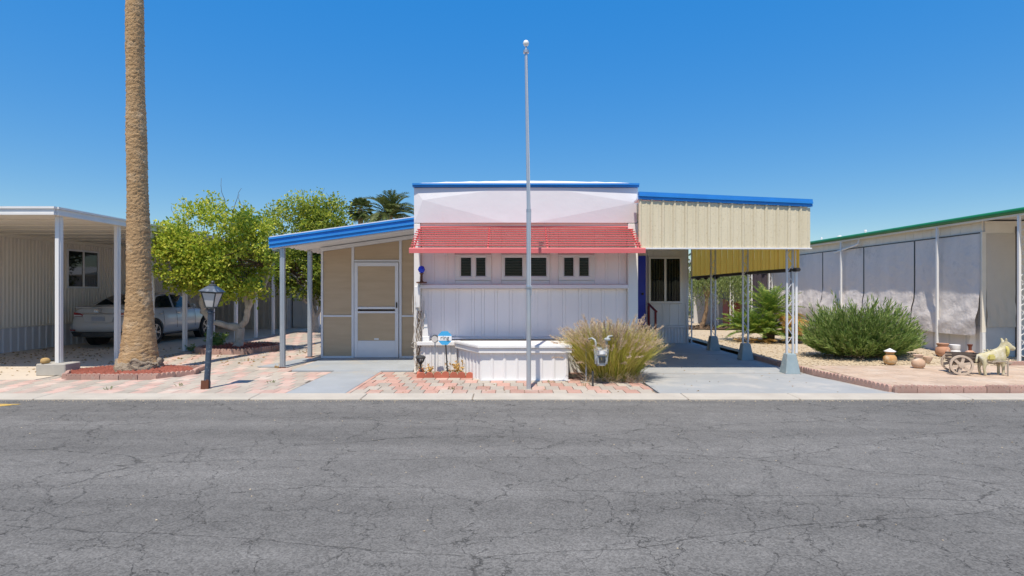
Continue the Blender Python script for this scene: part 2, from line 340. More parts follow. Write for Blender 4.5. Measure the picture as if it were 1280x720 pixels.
def raw(name, verts, faces, mat, parent=None, smooth=None):
    me = bpy.data.meshes.new(name); o3 = np.array(ORG.get(parent, (0,0,0)))
    me.from_pydata((np.asarray(verts)-o3).tolist(), [], faces if isinstance(faces, list) else faces.tolist()); return link(name, me, mat, parent, smooth)
def evaluated(o):       # bake modifiers into a plain mesh
    dg = bpy.context.evaluated_depsgraph_get(); me = bpy.data.meshes.new_from_object(o.evaluated_get(dg)); return me

def leaves(P, D, length, width, jitter=.3, fold=.25, droop=0.):
    """P centres (n,3), D directions (n,3): two-triangle folded leaves with random roll"""
    n = len(P); D = D/np.linalg.norm(D, axis=1, keepdims=True)
    A = rng.normal(size=(n,3)); A -= D*(A*D).sum(1, keepdims=True); A /= np.linalg.norm(A, axis=1, keepdims=True)
    B = np.cross(D, A); l = length*(1+jitter*rng.uniform(-1,1,(n,1))); wd = width*(1+jitter*rng.uniform(-1,1,(n,1)))
    v0 = P; v1 = P + D*l*.5 + A*wd*.5 + B*wd*fold; v2 = P + D*l; v2[:,2] -= droop*l[:,0]; v3 = P + D*l*.5 - A*wd*.5 + B*wd*fold
    V = np.stack([v0,v1,v2,v3],1).reshape(-1,3); F = np.arange(4*n).reshape(n,4)
    T = np.concatenate([F[:,[0,1,2]], F[:,[0,2,3]]]); return V, T
def unit(n):
    d = rng.normal(size=(n,3)); return d/np.linalg.norm(d, axis=1, keepdims=True)

# ------------------------------------------------------------------ the setting
struct(MB().poly((-700,-700,-.08),(700,-700,-.08),(700,900,-.08),(-700,900,-.08)).build('ground', 'sand'))
struct(MB().box(-90, 90, -9, 7.89, -.2, -.022).build('road', 'asphalt'))
mk = MB().poly((-7.6,7.38,-.018),(-6.72,7.44,-.018),(-6.55,7.60,-.018),(-7.6,7.66,-.018)).build('road_marking', 'yellow_paint'); struct(mk)
kb = struct(MB().box(-90, 90, 7.90, 8.26, -.2, -.012).build('kerb', 'joint'))
x = -13.0
while x < 13:
    L_ = random.choice((1.55, 2.4, 3.0)); g = .006
    MB().hexa([(x+g,7.885,-.15),(x+L_-g,7.885,-.15),(x+L_-g,8.265,-.15),(x+g,8.265,-.15)],
              [(x+g,7.90,-.004),(x+L_-g,7.90,-.004),(x+L_-g,8.265,.008),(x+g,8.265,.008)]).build('kerb_slab', 'kerb', kb, bevel=.008)
    x += L_

def pave(parent, regions, w_, d_, top, mats, skip=None, pattern='alt', limit=290, thick=.05, gap=.007):
    tiles = []
    for (x0, x1, y0, y1) in regions:
        r = 0; y = y0
        while y + d_*.5 < y1:
            off = -w_*random.choice((.45, .5, .55)) if r % 2 else 0
            x = x0 + off; k = 0
            while x < x1:
                a, b = max(x, x0), min(x+w_, x1)
                if b-a > .06 and not (skip and skip((a+b)/2, y+d_/2)):
                    red = (k + (r//2)) % 2 if random.random() > .14 else random.randint(0, 1)
                    tiles.append(((a+b)/2, y+d_/2, b-a, red))
                x += w_; k += 1
            y += d_; r += 1
    tiles.sort(key=lambda t: t[0]**2+t[1]**2 if abs(t[0]/t[1]) < .95 else 1e6+t[0]**2)
    proto = []
    for m in mats:
        o = MB().box(-w_/2+gap/2, w_/2-gap/2, -d_/2+gap/2, d_/2-gap/2, -thick, 0)
        bm = bmesh.new(); me = bpy.data.meshes.new('paver'); me.from_pydata(o.v, [], o.f); bm.from_mesh(me)
        bmesh.ops.recalc_face_normals(bm, faces=bm.faces[:]); bmesh.ops.bevel(bm, geom=[e for e in bm.edges if e.verts[0].co.z > -.001 and e.verts[1].co.z > -.001], offset=.006, segments=1, affect='EDGES'); bm.to_mesh(me); bm.free()
        me.materials.append(MATS[m]); proto.append(me)
    rest = [MB() for _ in mats]
    for i, (cx, cy, ww, red) in enumerate(tiles):
        z = top + random.uniform(-.0025, .0025)
        if i < limit:
            o = bpy.data.objects.new('paver', proto[red % len(mats)]); COL.objects.link(o); o.parent = parent
            o.location = (cx, cy, z); o.scale.x = (ww-gap)/(w_-gap); o.rotation_euler = (random.uniform(-.004,.004), random.uniform(-.006,.006), random.uniform(-.008,.008))
        else:
            rest[red % len(mats)].box(cx-ww/2+gap/2, cx+ww/2-gap/2, cy-d_/2+gap/2, cy+d_/2-gap/2, z-thick, z)
    for m, q in zip(mats, rest):
        if q.v: q.build('paving_beyond', m, parent, recalc=False)['kind'] = 'stuff'

PALM = (-6.78, 10.25)
def in_palm_ring(x, y): return ((x-PALM[0]+.02)/1.12)**2 + ((y-PALM[1]+.05)/.78)**2 < 1
CIT1 = (-6.83, 14.2)
def skipL(x, y): return in_palm_ring(x, y) or ((x-CIT1[0])/1.05)**2 + ((y-CIT1[1]-.1)/1.1)**2 < 1
p1 = struct(MB().box(-13, -3.31, 8.27, 9.50, -.2, -.018).box(-8.0, -4.12, 9.503, 21, -.2, -.018).box(-4.119, -3.31, 9.503, 10.6, -.2, -.018).build('paved_forecourt', 'joint'))
pave(p1, [(-12.6, -3.31, 8.275, 9.51), (-7.95, -3.31, 9.515, 10.44), (-7.95, -4.13, 10.45, 20.5)], .212, .31, .004, ('paver_grey', 'paver_faded'), skipL)
p2 = struct(MB().box(-2.42, 2.14, 8.27, 10.59, -.2, -.018).build('paved_entry', 'joint'))
pave(p2, [(-2.36, 2.13, 8.275, 10.5)], .212, .31, .004, ('paver_grey', 'paver_red'))
# edge course beside the walk
for i in range(7): MB().box(-2.42, -2.365, 8.28+i*.31, 8.58+i*.31, -.05, .006).build('paver', 'paver_red', p2, bevel=.005)

struct(MB().box(-3.305, -2.425, 8.27, 10.598, -.2, .006).build('walkway', 'slab', bevel=.01))
ps = struct(MB().box(-4.11, -1.84, 10.60, 13.2, -.2, .02).build('porch_slab', 'slab', bevel=.012))
struct(MB().add([(-4.95,11.05,.0085),(-4.35,11.0,.0085),(-4.15,12.35,.0085),(-4.55,12.4,.0085),(-4.95,11.05,.022),(-4.35,11.0,.022),(-4.15,12.35,.022),(-4.55,12.4,.022)], [(3,2,1,0),(4,5,6,7),(0,1,5,4),(1,2,6,5),(2,3,7,6),(3,0,4,7)]).build('path_slab', 'slab'))
struct(MB().box(-12.6, -8.01, 9.51, 24, -.2, .002).build('carport_floor', 'apron'))
dv = struct(MB().add([(2.15,8.27,-.2),(5.62,8.27,-.2),(5.27,9.9,-.2),(5.20,16.3,-.2),(2.15,16.3,-.2),(2.15,8.27,.006),(5.62,8.27,.006),(5.27,9.9,.006),(5.20,16.3,.006),(2.15,16.3,.006)],
    [(4,3,2,1,0),(5,6,7,8,9),(0,1,6,5),(1,2,7,6),(2,3,8,7),(3,4,9,8),(4,0,5,9)]).build('driveway', 'drive'))
for yy in (10.2, 13.2):
    MB().box(2.16, 5.24, yy-.006, yy+.006, .0035, .0078).build('expansion_joint', 'joint', dv)
GR = .05
def gheight(x, y):
    h = GR + .012*math.sin(x*1.9+y)*math.sin(y*1.3)
    h += .10*math.exp(-((x-8.6)**2/1.6 + (y-12.2)**2/.5))
    return h
gv, gf = [], []
nx, ny = 60, 60
xs = np.linspace(5.30, 24, nx); ys = np.concatenate([np.linspace(9.95, 14, 30), np.linspace(14.4, 70, 30)])
for yy in ys:
    for xx in xs: gv.append((xx, yy, gheight(xx, yy) + random.uniform(-.004,.004)))
gf = [(j*nx+i, j*nx+i+1, (j+1)*nx+i+1, (j+1)*nx+i) for j in range(ny-1) for i in range(nx-1)]
struct(raw('gravel_yard', gv, gf, 'gravel', smooth=180))
p3 = struct(MB().add([(5.62,8.36,-.2),(13,8.36,-.2),(13,10.9,-.2),(5.42,10.9,-.2),(5.62,8.36,.045),(13,8.36,.045),(13,10.9,.045),(5.42,10.9,.045)], [(3,2,1,0),(4,5,6,7),(0,1,5,4),(1,2,6,5),(2,3,7,6),(3,0,4,7)]).build('patio', 'joint'))
pave(p3, [(5.66, 11.6, 8.40, 10.93)], .31, .205, .066, ('paver_tan', 'paver_tan'), lambda x, y: False, thick=.04, gap=.006)
# loose stones of the gravel
st = MB()
for _ in range(2600):
    x, y = random.uniform(5.4, 11), 11.0 + 7.5*random.random()**1.6
    if y < 10.95: continue
    r = random.uniform(.012, .03); c = Vector((x, y, gheight(x, y)+r*.3)); pts = []
    for q in ((1,0,0),(-1,0,0),(0,1,0),(0,-1,0),(0,0,.7),(0,0,-.6)): pts.append(c + Vector(q)*r*random.uniform(.7,1.2))
    st.add(pts, [(0,2,4),(2,1,4),(1,3,4),(3,0,4),(2,0,5),(1,2,5),(3,1,5),(0,3,5)])
o = st.build('gravel_stones', 'gravel', recalc=False); o['kind'] = 'stuff'; tag(o, 'loose tan stones lying on the gravel yard', 'gravel')

# scalloped edging
def scallop_mesh(name, L_, n, h, t, mat):
    pts = [(-L_/2, 0, -.06), (L_/2, 0, -.06)]; sw = L_/n; base = h*.52
    for i in range(n-1, -1, -1):
        cx = -L_/2 + sw*(i+.5)
        for k in range(0, 6): a = math.pi*k/5; pts.append((cx + math.cos(a)*sw*.47, 0, base + math.sin(a)*(h-base)))
    q = MB().prism(pts, (0, t, 0)); me = bpy.data.meshes.new(name); me.from_pydata(q.v, [], q.f)
    bm = bmesh.new(); bm.from_mesh(me); bmesh.ops.recalc_face_normals(bm, faces=bm.faces[:]); bm.to_mesh(me); bm.free(); me.materials.append(MATS[mat]); return me
def edging(T, path, me, L_, z=0, jit=.02, name='edging_brick'):
    o3 = ORG[T]
    for (a, b) in zip(path[:-1], path[1:]):
        d = math.dist(a, b); n = max(1, round(d/L_)); ang = math.atan2(b[1]-a[1], b[0]-a[0])
        for i in range(n):
            t = (i+.5)/n; o = bpy.data.objects.new(name, me); COL.objects.link(o); o.parent = T
            o.location = (a[0]+(b[0]-a[0])*t-o3[0], a[1]+(b[1]-a[1])*t-o3[1], z-o3[2]+random.uniform(-.012,.004))
            o.rotation_euler = (random.uniform(-.06,.06), random.uniform(-.03,.03), ang+random.uniform(-jit,jit)); o.scale.x = d/n/L_*.985
me_pink = scallop_mesh('edging_brick', .33, 4, .115, .055, 'edging_pink')
me_pink_low = scallop_mesh('edging_brick', .31, 4, .085, .05, 'edging_pink')
me_red = scallop_mesh('edging_brick', .30, 2, .10, .055, 'edging_red')
T = thing('garden_edging', 'pinkish scalloped edging bricks bordering the patio of pots and donkey cart', 'edging', (5.6, 8.33, 0))
edging(T, [(5.58, 8.30), (13, 8.30)], me_pink, .33); edging(T, [(5.22, 12.6), (5.28, 10.0), (5.54, 8.36)], me_pink, .33)
edging(T, [(9.6, 10.95), (13, 10.95)], me_pink_low, .31, z=.06)
T = thing('garden_edging', 'low ring of pink scalloped bricks around the tall palm trunk', 'edging', (PALM[0], PALM[1], 0))
edging(T, [(-7.92,10.20),(-7.62,9.62),(-6.0,9.60),(-5.66,10.15),(-5.80,10.75),(-7.5,10.9),(-7.92,10.20)], me_pink_low, .31, z=.01, jit=.05)
T = thing('garden_edging', 'ring of pink scalloped bricks around the pale forked citrus trunk', 'edging', (CIT1[0], CIT1[1], 0))
pts = [(CIT1[0]+1.0*math.cos(a), CIT1[1]+.1+1.05*math.sin(a)) for a in np.linspace(0, 2*math.pi, 11)]
edging(T, pts, me_pink, .33, z=.02, jit=.08)
T = thing('garden_edging', 'short row of red scalloped bricks under the blue yard sign', 'edging', (-1.1, 9.65, 0))
edging(T, [(-1.62, 9.72), (-.52, 9.72)], me_red, .30, z=.008); edging(T, [(-1.64, 10.25), (-1.64, 9.76)], me_red, .30, z=.008)
# mulch
def mulch(name, label, cx, cy, rx, ry, n, mat, z0, s0, s1):
    q = MB(); q.poly(*[(cx+rx*math.cos(a), cy+ry*math.sin(a), z0) for a in np.linspace(0, 2*math.pi, 24, endpoint=False)])
    for _ in range(n):
        a = random.uniform(0, 6.283); rr = math.sqrt(random.random())*.97; c = Vector((cx+rx*rr*math.cos(a), cy+ry*rr*math.sin(a), z0+random.uniform(0,.02)+.045*(1-rr*rr))); r = random.uniform(s0, s1)
        pts = [c + Vector(k)*r*random.uniform(.6,1.3) for k in ((1,0,0),(-1,0,0),(0,1,0),(0,-1,0),(0,0,.9),(0,0,-.6))]
        q.add(pts, [(0,2,4),(2,1,4),(1,3,4),(3,0,4),(2,0,5),(1,2,5),(3,1,5),(0,3,5)])
    o = q.build(name, mat, recalc=False); o['kind'] = 'stuff'; tag(o, label, 'mulch')
mulch('lava_rock', 'red lava rock around the tall palm trunk', PALM[0]-.02, PALM[1]-.02, 1.06, .58, 1500, 'lava', .045, .02, .045)
mulch('lava_rock', 'reddish bark chips around the pale forked citrus trunk', CIT1[0], CIT1[1]+.1, .96, 1.0, 500, 'lava', .05, .02, .045)
mulch('planter_soil', 'dry soil and litter behind the red scalloped bricks', -1.08, 9.98, .5, .24, 200, 'sand', .02, .012, .03)
mulch('garden_soil', 'dark bark litter under the weeping tree on the gravel', 7.45, 21.6, 1.5, .9, 300, 'twig', .09, .02, .06)

# ------------------------------------------------------------------ neighbour's home with carport (left)
T = thing('mobile_home', 'beige ribbed mobile home with white flat carport over a silver car', 'house', (-12.2, 10, 0))
WX = -12.2
MB().corr((WX, 4.0), (WX, 24), .60, 2.97, .105, .022, (1,0), .5).build('wall', 'corr_grey', T)
MB().corr((WX+.02, 4.0), (WX+.02, 24), .0, .585, .21, .02, (1,0), .35).build('skirt', 'skirt_grey', T)
MB().box(WX, WX+.05, 4, 24, .585, .615).build('skirt_rail', 'corr_grey', T)
MB().box(WX-4, WX-.03, 4, 24, .0, 2.95).build('house_body', 'corr_grey', T)
MB().box(WX+.0, WX+.10, 4, 24, 2.79, 2.86).build('roof_ledger', 'soffit', T)
wf = MB(); y0, y1, z0, z1 = 15.55, 16.75, 1.56, 2.64
for (a, b, c, d) in ((y0, y1, z0, z0+.05), (y0, y1, z1-.05, z1), (y0, y0+.05, z0+.05, z1-.05), (y1-.05, y1, z0+.05, z1-.05), ((y0+y1)/2-.03, (y0+y1)/2+.03, z0+.05, z1-.05)):
    wf.box(WX+.0, WX+.05, a, b, c, d)
wn = wf.build('window', 'alu_white', T, bevel=.004)
MB().box(WX+.027, WX+.031, y0+.05, (y0+y1)/2-.03, z0+.05, z1-.05).build('pane', 'car_glass', wn)
MB().box(WX+.027, WX+.031, (y0+y1)/2+.03, y1-.05, z0+.05, z1-.05).build('pane', 'pane_bright', wn)
MB().box(WX+.0235, WX+.0255, (y0+y1)/2+.04, y1-.06, z0+.3, z1-.06).build('window_blind', 'blind_cream', wn)
rf = MB().box(WX-4, -8.02, 9.98, 22, 2.86, 2.90).build('carport_roof', 'soffit', T)
for i in range(14):   # roof pans seen from below
    MB().box(WX+.1, -8.06, 10.05+i*.85, 10.09+i*.85, 2.835, 2.858).build('roof_seam', 'soffit', rf)
fs = MB()
for (z0, z1, d) in ((2.82, 2.855, .035), (2.858, 2.925, .02), (2.928, 2.965, .045)):
    fs.box(WX-4, -8.0-.02+d, 9.95-d, 9.975, z0, z1); fs.box(-8.015, -7.995+d, 9.978, 22, z0, z1)
fs.build('fascia', 'white_paint', rf)
for i in range(8):
    y = 10.15 + 1.3*i + (.2 if i == 1 else 0)
    q = MB(); q.box(-8.115, -8.045, y-.055, y+.055, .21 if i == 0 else 0, 2.818); q.box(-8.125, -8.116, y-.035, y+.035, .21 if i == 0 else .0, 2.818); q.box(-8.044, -8.034, y-.025, y+.025, .21 if i == 0 else 0, 2.818)
    q.build('post', 'white_paint', T, bevel=.004)
    if i: MB().box(-8.17, -7.99, y-.1, y+.1, .004, .014).build('base_plate', 'galv', T)
cb = MB().box(-8.35, -7.83, 9.97, 10.33, .0, .21).build('concrete_block', 'concrete_block', bevel=.012); tag(cb, 'grey concrete block under the front white carport post', 'block')
q = MB().lathe([(.03,0),(.068,.015),(.075,.05),(.062,.085),(.03,.10)], (-8.23, 10.03, .21), 9); o = q.build('stone', 'ochre_stone', smooth=60)
tag(o, 'small ochre stone resting on the grey concrete block', 'stone')
# shed closing the carport
T = thing('shed', 'grey ribbed metal shed behind the silver car and citrus tree', 'shed', (-10.3, 22.2, 0))
MB().corr((-12.15, 22.2), (-8.75, 22.2), 0, 2.5, .22, .035, (0,-1), .4).build('wall', 'shed_grey', T)
MB().box(-12.15, -8.75, 22.25, 25, 0, 2.46).build('shed_body', 'shed_grey', T)
MB().box(-12.3, -8.6, 22.0, 25.2, 2.5, 2.58).build('roof', 'white_paint', T)
T = thing('storage_cabinet', 'plain pale beige cabinet beside the grey ribbed shed', 'cabinet', (-8.3, 23, 0))
MB().box(-8.72, -7.95, 22.6, 23.6, 0, 2.1).build('body', 'far_wall', T, bevel=.02); MB().box(-8.70, -8.34, 22.575, 22.598, .08, 2.04).build('door', 'far_wall', T, bevel=.006); MB().box(-8.33, -7.97, 22.575, 22.598, .08, 2.04).build('door', 'far_wall', T, bevel=.006)
MB().box(-8.76, -7.91, 22.55, 23.65, 2.102, 2.14).build('lid', 'alu_white', T)

# ------------------------------------------------------------------ main home
HX0, HX1 = -1.82, 2.34
H = thing('mobile_home', 'lilac white mobile home with red slatted awning and blue roof trim', 'house', (.26, 10.6, 0))
WY = 10.66
MB().box(HX0+.02, HX1-.02, 10.74, 25, .0, 3.40).build('house_body', 'house_lilac', H)
# upper wall boards and lower wall boards, each one with its own edges
def boards(x0, x1, z0, z1, y, pat, mat, parent, name='board', d=.02, zb=None):
    x = x0; i = 0
    while x < x1-.01:
        wd = min(pat[i % len(pat)], x1-x)
        MB().box(x+.0007, x+wd-.0007, y-(.005 if i % 2 else 0), y+d, z0, z1).build(name, mat, parent, bevel=.002); x += wd; i += 1
wl = MB().box(HX0+.12, HX1-.18, WY+.03, 10.735, .58, 2.80).build('wall', 'house_lilac', H)
boards(HX0+.12, HX1-.19, .63, 1.53, WY, (.13,.055,.19,.055,.22,.055,.24,.055), 'house_lilac', wl)
WIN = [(-1.063,-.389,[(-.974,-.749),(-.689,-.479)]), (-.195,.704,[(-.15,.21),(.315,.66)]), (.869,1.543,[(.959,1.168),(1.243,1.453)])]
gaps = [HX0+.12] + [v for wq in WIN for v in wq[:2]] + [HX1-.19]
for a, b in zip(gaps[0::2], gaps[1::2]): boards(a, b, 1.62, 2.74, WY, (.2,.05), 'house_lilac', wl)
for wq in WIN:
    MB().box(wq[0]+.004, wq[1]-.004, WY, WY+.02, 2.18, 2.74).build('board', 'house_lilac', wl); MB().box(wq[0]+.004, wq[1]-.004, WY, WY+.02, 1.62, 1.685).build('board', 'house_lilac', wl)
    f = MB(); x0, x1 = wq[0], wq[1]; zb, zt, pb, pt = 1.69, 2.175, 1.752, 2.13
    (a, b), (c, d) = wq[2]
    for (u0, u1, v0, v1) in ((x0,x1,zb,pb),(x0,x1,pt,zt),(x0,a,pb,pt),(b,c,pb,pt),(d,x1,pb,pt)): f.box(u0, u1, WY-.035, WY+.028, v0, v1)
    wn = f.build('window', 'white_paint', H, bevel=.004)
    for (u0, u1) in wq[2]:
        g = MB()
        for (p, r, s, t) in ((u0,u1,pb,pb+.018),(u0,u1,pt-.018,pt),(u0,u0+.018,pb+.018,pt-.018),(u1-.018,u1,pb+.018,pt-.018)): g.box(p, r, WY-.015, WY+.01, s, t)
        g.build('sash', 'alu_white', wn)
        MB().box(u0+.018, u1-.018, WY+.0, WY+.004, pb+.018, pt-.018).build('pane', 'pane', wn)
        MB().box(u0+.001, u1-.001, WY+.025, WY+.029, pb+.001, pt-.001).build('backing', 'dark_room', wn)
        s = MB()
        for k in range(7): z = pb+.035+k*.05; s.obox(((u0+u1)/2, WY+.016, z), (u1-u0-.04, .008, .026), (R(20),0,0))
        s.build('blind', 'blind_brown', wn)
# corner posts, ledge, sill
MB().box(HX0, HX0+.115, 10.56, 10.735, .0, 2.74).build('corner_post', 'white_paint', H, bevel=.006)
MB().box(HX1-.185, HX1, 10.56, 10.735, .0, 2.74).build('corner_post', 'white_paint', H, bevel=.006)
MB().hexa([(HX0+.12,10.52,1.535),(HX1-.19,10.52,1.535),(HX1-.19,WY-.01,1.535),(HX0+.12,WY-.01,1.535)],[(HX0+.12,10.53,1.605),(HX1-.19,10.53,1.605),(HX1-.19,WY-.01,1.618),(HX0+.12,WY-.01,1.618)]).build('ledge', 'house_lilac', H, bevel=.004)
MB().box(HX0+.12, HX1-.19, 10.6, WY-.01, .59, .625).build('sill', 'house_lilac', H, bevel=.004)
# lilac upper panel, a sheet folded like an envelope
z0, z1, yb = 2.755, 3.405, 10.555
Lm, Rm = (HX0+.17, yb-.024, z0+.42), (HX1-.05, yb-.024, z0+.37)
c = [(HX0, yb+.014, z0), (HX1-.02, yb+.014, z0), (HX1, yb+.014, z1), (HX0, yb+.014, z1)]
tc, bc = [(-.0, yb-.024, z1), (.62, yb-.024, z1)], [(-.12, yb-.024, z0), (.42, yb-.024, z0)]
V = [c[0], bc[0], bc[1], c[1], Rm, c[2], tc[1], tc[0], c[3], Lm]
bk = [(p[0], 10.735, p[2]) for p in V]
fp = MB().add(V+[(c[0][0],10.735,z0),(c[1][0],10.735,z0),(c[2][0],10.735,z1),(c[3][0],10.735,z1)],
     [(0,1,9),(1,2,4,6,7,9),(2,3,4),(3,5,4),(4,5,6),(7,8,9),(8,0,9),(3,11,12,5),(0,8,13,10),(0,10,11,3,2,1),(5,12,13,8,7,6)]).build('upper_panel', 'panel_lilac', H, recalc=True)
MB().box(HX0+.12, HX1-.19, 10.60, WY+.02, 2.685, 2.752).build('header', 'soffit', H)
q = MB()
for i, (zz, d) in enumerate(((3.412, .05), (3.445, .075))): q.box(HX0-.02, HX1+.01, 10.56-d, 10.80, zz, zz+.032)
q.box(HX0-.02, HX0+.02, 10.805, 25, 3.412, 3.475); q.box(HX1-.02, HX1+.01, 10.805, 25, 3.412, 3.475)
q.build('roof_trim', 'blue_trim', H)
rv, rfc = [], []; nseg = 28
for j, yy in enumerate((10.50, 10.60, 25.0)):
    for i in range(nseg+1):
        t = i/nseg; e = .055*math.sin(math.pi*t)**.6 + random.uniform(0,.012)
        rv.append((HX0+.01+(HX1-HX0-.03)*t, yy, 3.479 + e if j else 3.470))
for j in range(2):
    for i in range(nseg): rfc.append((j*(nseg+1)+i, j*(nseg+1)+i+1, (j+1)*(nseg+1)+i+1, (j+1)*(nseg+1)+i))
raw('roof', rv, rfc, 'roof_white', H, smooth=180)
# skirt and boxed-in bay
for a_, b_ in ((HX0+.13, -.99), (.965, HX1)): MB().corr((a_, 10.36), (b_, 10.36), .0, .50, .115, .018, (0,-1), .3, thick=.2).build('skirt', 'white_paint', H)
MB().box(HX0+.10, -.955, 10.28, 10.598, .503, .572).build('skirt_ledge', 'white_paint', H, bevel=.006)
MB().box(.97, HX1, 10.28, 10.598, .503, .572).build('skirt_ledge', 'white_paint', H, bevel=.006)
B = thing('boxed_skirt', 'white ribbed boxed bay with flat lid jutting from the lilac home', 'cabinet', (.2, 9.9, 0))
b0 = MB(); b0.corr((-.50, 9.46), (.93, 9.46), 0, .46, .20, .016, (0,-1), .22); dv_ = Vector((.92,-.43,0)); nn = Vector((-.86,-.47,0)).normalized()
b0.corr((-.965, 10.27), (-.505, 9.462), 0, .46, .13, .016, (nn.x, nn.y), .3); b0.corr((.935, 9.462), (.935, 10.27), 0, .46, .2, .016, (1,0), .22); b0.build('panel', 'white_paint', B)
lid = [(-.545,9.40),(.99,9.40),(.99,10.274),(-1.03,10.274)]
MB().prism([(a, b, .462) for a, b in lid], (0,0,.075)).build('lid_band', 'white_paint', B, bevel=.006)
lid2 = [(-.56,9.375),(1.0,9.375),(1.0,10.275),(-1.05,10.275)]
MB().prism([(a, b, .54) for a, b in lid2], (0,0,.052)).build('lid', 'white_paint', B, bevel=.012, segs=2)
MB().box(-.52, .96, 9.42, 9.455, .0, .02).build('bottom_rail', 'alu_white', B)
# red awning
ax0, ax1 = HX0+.09, HX1-.12
aw0, aw1 = (10.60, 2.685), (9.86, 2.235)
def awp(t): return (aw0[0]+(aw1[0]-aw0[0])*t, aw0[1]+(aw1[1]-aw0[1])*t)
awn = None
for xx in (ax0+.02, -.42, .62, ax1-.02):
    p, q_ = awp(0), awp(1); A = MB().obox((xx, (p[0]+q_[0])/2, (p[1]+q_[1])/2-.035), (.022, math.dist(p, q_), .03), (math.atan2(p[1]-q_[1], p[0]-q_[0]),0,0))
    if awn is None: awn = A.build('awning', 'red_awning', H)
    else: A.build('support_arm', 'red_awning', awn)
for k in range(9):
    y, z = awp((k+.35)/9.3); fl = .05*min(1, k/3)
    hw = (ax1-ax0)/2+.01+fl*.6; xc = (ax0+ax1)/2; yb2 = min(y+.128, 10.60)
    MB().prism([(xc-hw,y,z-.001),(xc-hw,y-.004,z+.014),(xc-hw,y+.004,z+.018),(xc-hw,yb2,z+.030),(xc-hw,yb2,z+.024),(xc-hw,y+.008,z+.010),(xc-hw,y+.008,z-.001)], (2*hw,0,0)).build('slat', 'red_awning', awn)
MB().prism([(ax0-.05,9.832,2.145),(ax0-.05,9.828,2.225),(ax0-.05,9.836,2.235),(ax0-.05,9.99,2.252),(ax0-.05,9.99,2.246),(ax0-.05,9.845,2.222),(ax0-.05,9.842,2.145)], (ax1-ax0+.14,0,0)).build('valance', 'red_awning', awn)
for xx in (ax0-.02, ax1+.02):
    for k in range(6):
        y, z = awp((k+4)/9.6); MB().box(xx-.008, xx+.008, y-.02, y+.16*(1-k/9), z-.012, z-.002).build('side_slat', 'red_awning', awn)
# set-back wall with blue door under the right carport
RY = 16.2
rw = MB().box(HX1-.02, 5.0, RY+.02, RY+.2, 0, 3.0).build('room_wall', 'house_lilac', H)
boards(3.86, 4.98, .5, 1.12, RY-.005, (.16,.045,.21,.045), 'white_paint', rw, d=.02)
boards(3.86, 4.98, 2.47, 3.0, RY-.005, (.16,.045,.21,.045), 'white_paint', rw, d=.02)
MB().box(3.86, 3.875, RY-.005, RY+.015, 1.12, 2.47).build('board', 'white_paint', rw); MB().box(4.83, 4.98, RY-.005, RY+.015, 1.12, 2.47).build('board', 'white_paint', rw)
MB().corr((3.86, RY-.02), (5.0, RY-.02), .0, .44, .09, .018, (0,-1), .4).build('skirt', 'alu_white', H); MB().box(3.86, 5.0, RY-.07, RY+.015, .445, .495).build('skirt_rail', 'alu_white', H)
f = MB(); x0, x1, zb, zt = 3.88, 4.83, 1.13, 2.46
for (u0,u1,v0,v1) in ((x0,x1,zb,zb+.06),(x0,x1,zt-.06,zt),(x0,x0+.06,zb+.06,zt-.06),(x1-.06,x1,zb+.06,zt-.06),((x0+x1)/2-.03,(x0+x1)/2+.03,zb+.06,zt-.06)): f.box(u0,u1,RY-.05,RY+.015,v0,v1)
wn = f.build('window', 'white_paint', H, bevel=.004)
for (u0,u1) in ((x0+.06,(x0+x1)/2-.03),((x0+x1)/2+.03,x1-.06)):
    MB().box(u0, u1, RY-.012, RY-.009, zb+.06, zt-.06).build('pane', 'pane', wn); MB().box(u0, u1, RY+.008, RY+.012, zb+.06, zt-.06).build('backing', 'dark_room', wn)
    s = MB()
    for k in range(5): s.box(u0+.02+k*(u1-u0)/5, u0+.045+k*(u1-u0)/5, RY-.002, RY+.002, zb+.07, zt-.07)
    s.build('blind', 'blind_cream', wn)
dr = MB().box(2.96, 3.80, RY-.045, RY+.0, .52, 2.48).build('door', 'blue_door', H, bevel=.006)
MB().box(3.08, 3.48, RY-.06, RY-.047, 1.25, 2.2).build('window_frame', 'white_paint', dr, bevel=.004); MB().box(3.13, 3.43, RY-.066, RY-.061, 1.30, 2.15).build('pane', 'pane', dr)
MB().lathe([(.03,-.07),(.035,-.05),(.02,-.03),(.03,0)], (3.70, RY-.047, 1.40), 12, 'y').build('handle', 'black_metal', dr, smooth=40)
T = thing('door_steps', 'dark steps below the blue door', 'steps', (3.3, 15.7, 0))
for k in range(3): MB().box(2.9, 3.75, RY-.08-.26*(3-k), RY-.08, .165*k+.01, .165*(k+1)).build('step', 'dark_grey', T, bevel=.01)
q = MB(); 
for yy in (15.3, 16.05): q.tube([(3.86, yy, .006), (3.86, yy, 1.08 if yy > 15.5 else .95)], .032, 10)
q.tube([(3.86, 15.2, .93), (3.86, 16.1, 1.12)], .03, 10)
o = q.build('handrail', 'red_rail', smooth=40); tag(o, 'dark red handrail beside the blue door steps', 'handrail')

# ------------------------------------------------------------------ screened porch (left of the home)
P = thing('screened_porch', 'screened porch with tan mesh panels and sloping blue edged roof', 'porch', (-3.2, 12, 0))
PX0, PX1 = -4.63, -1.87
def pz(x): return 2.35 + (x-PX0)/(PX1-PX0)*.385         # underside of the lean-to roof
def slope_slab(x0, x1, y0, y1, lo, hi): return [(x0,y0,pz(x0)+lo),(x1,y0,pz(x1)+lo),(x1,y1,pz(x1)+lo),(x0,y1,pz(x0)+lo)], [(x0,y0,pz(x0)+hi),(x1,y0,pz(x1)+hi),(x1,y1,pz(x1)+hi),(x0,y1,pz(x0)+hi)]
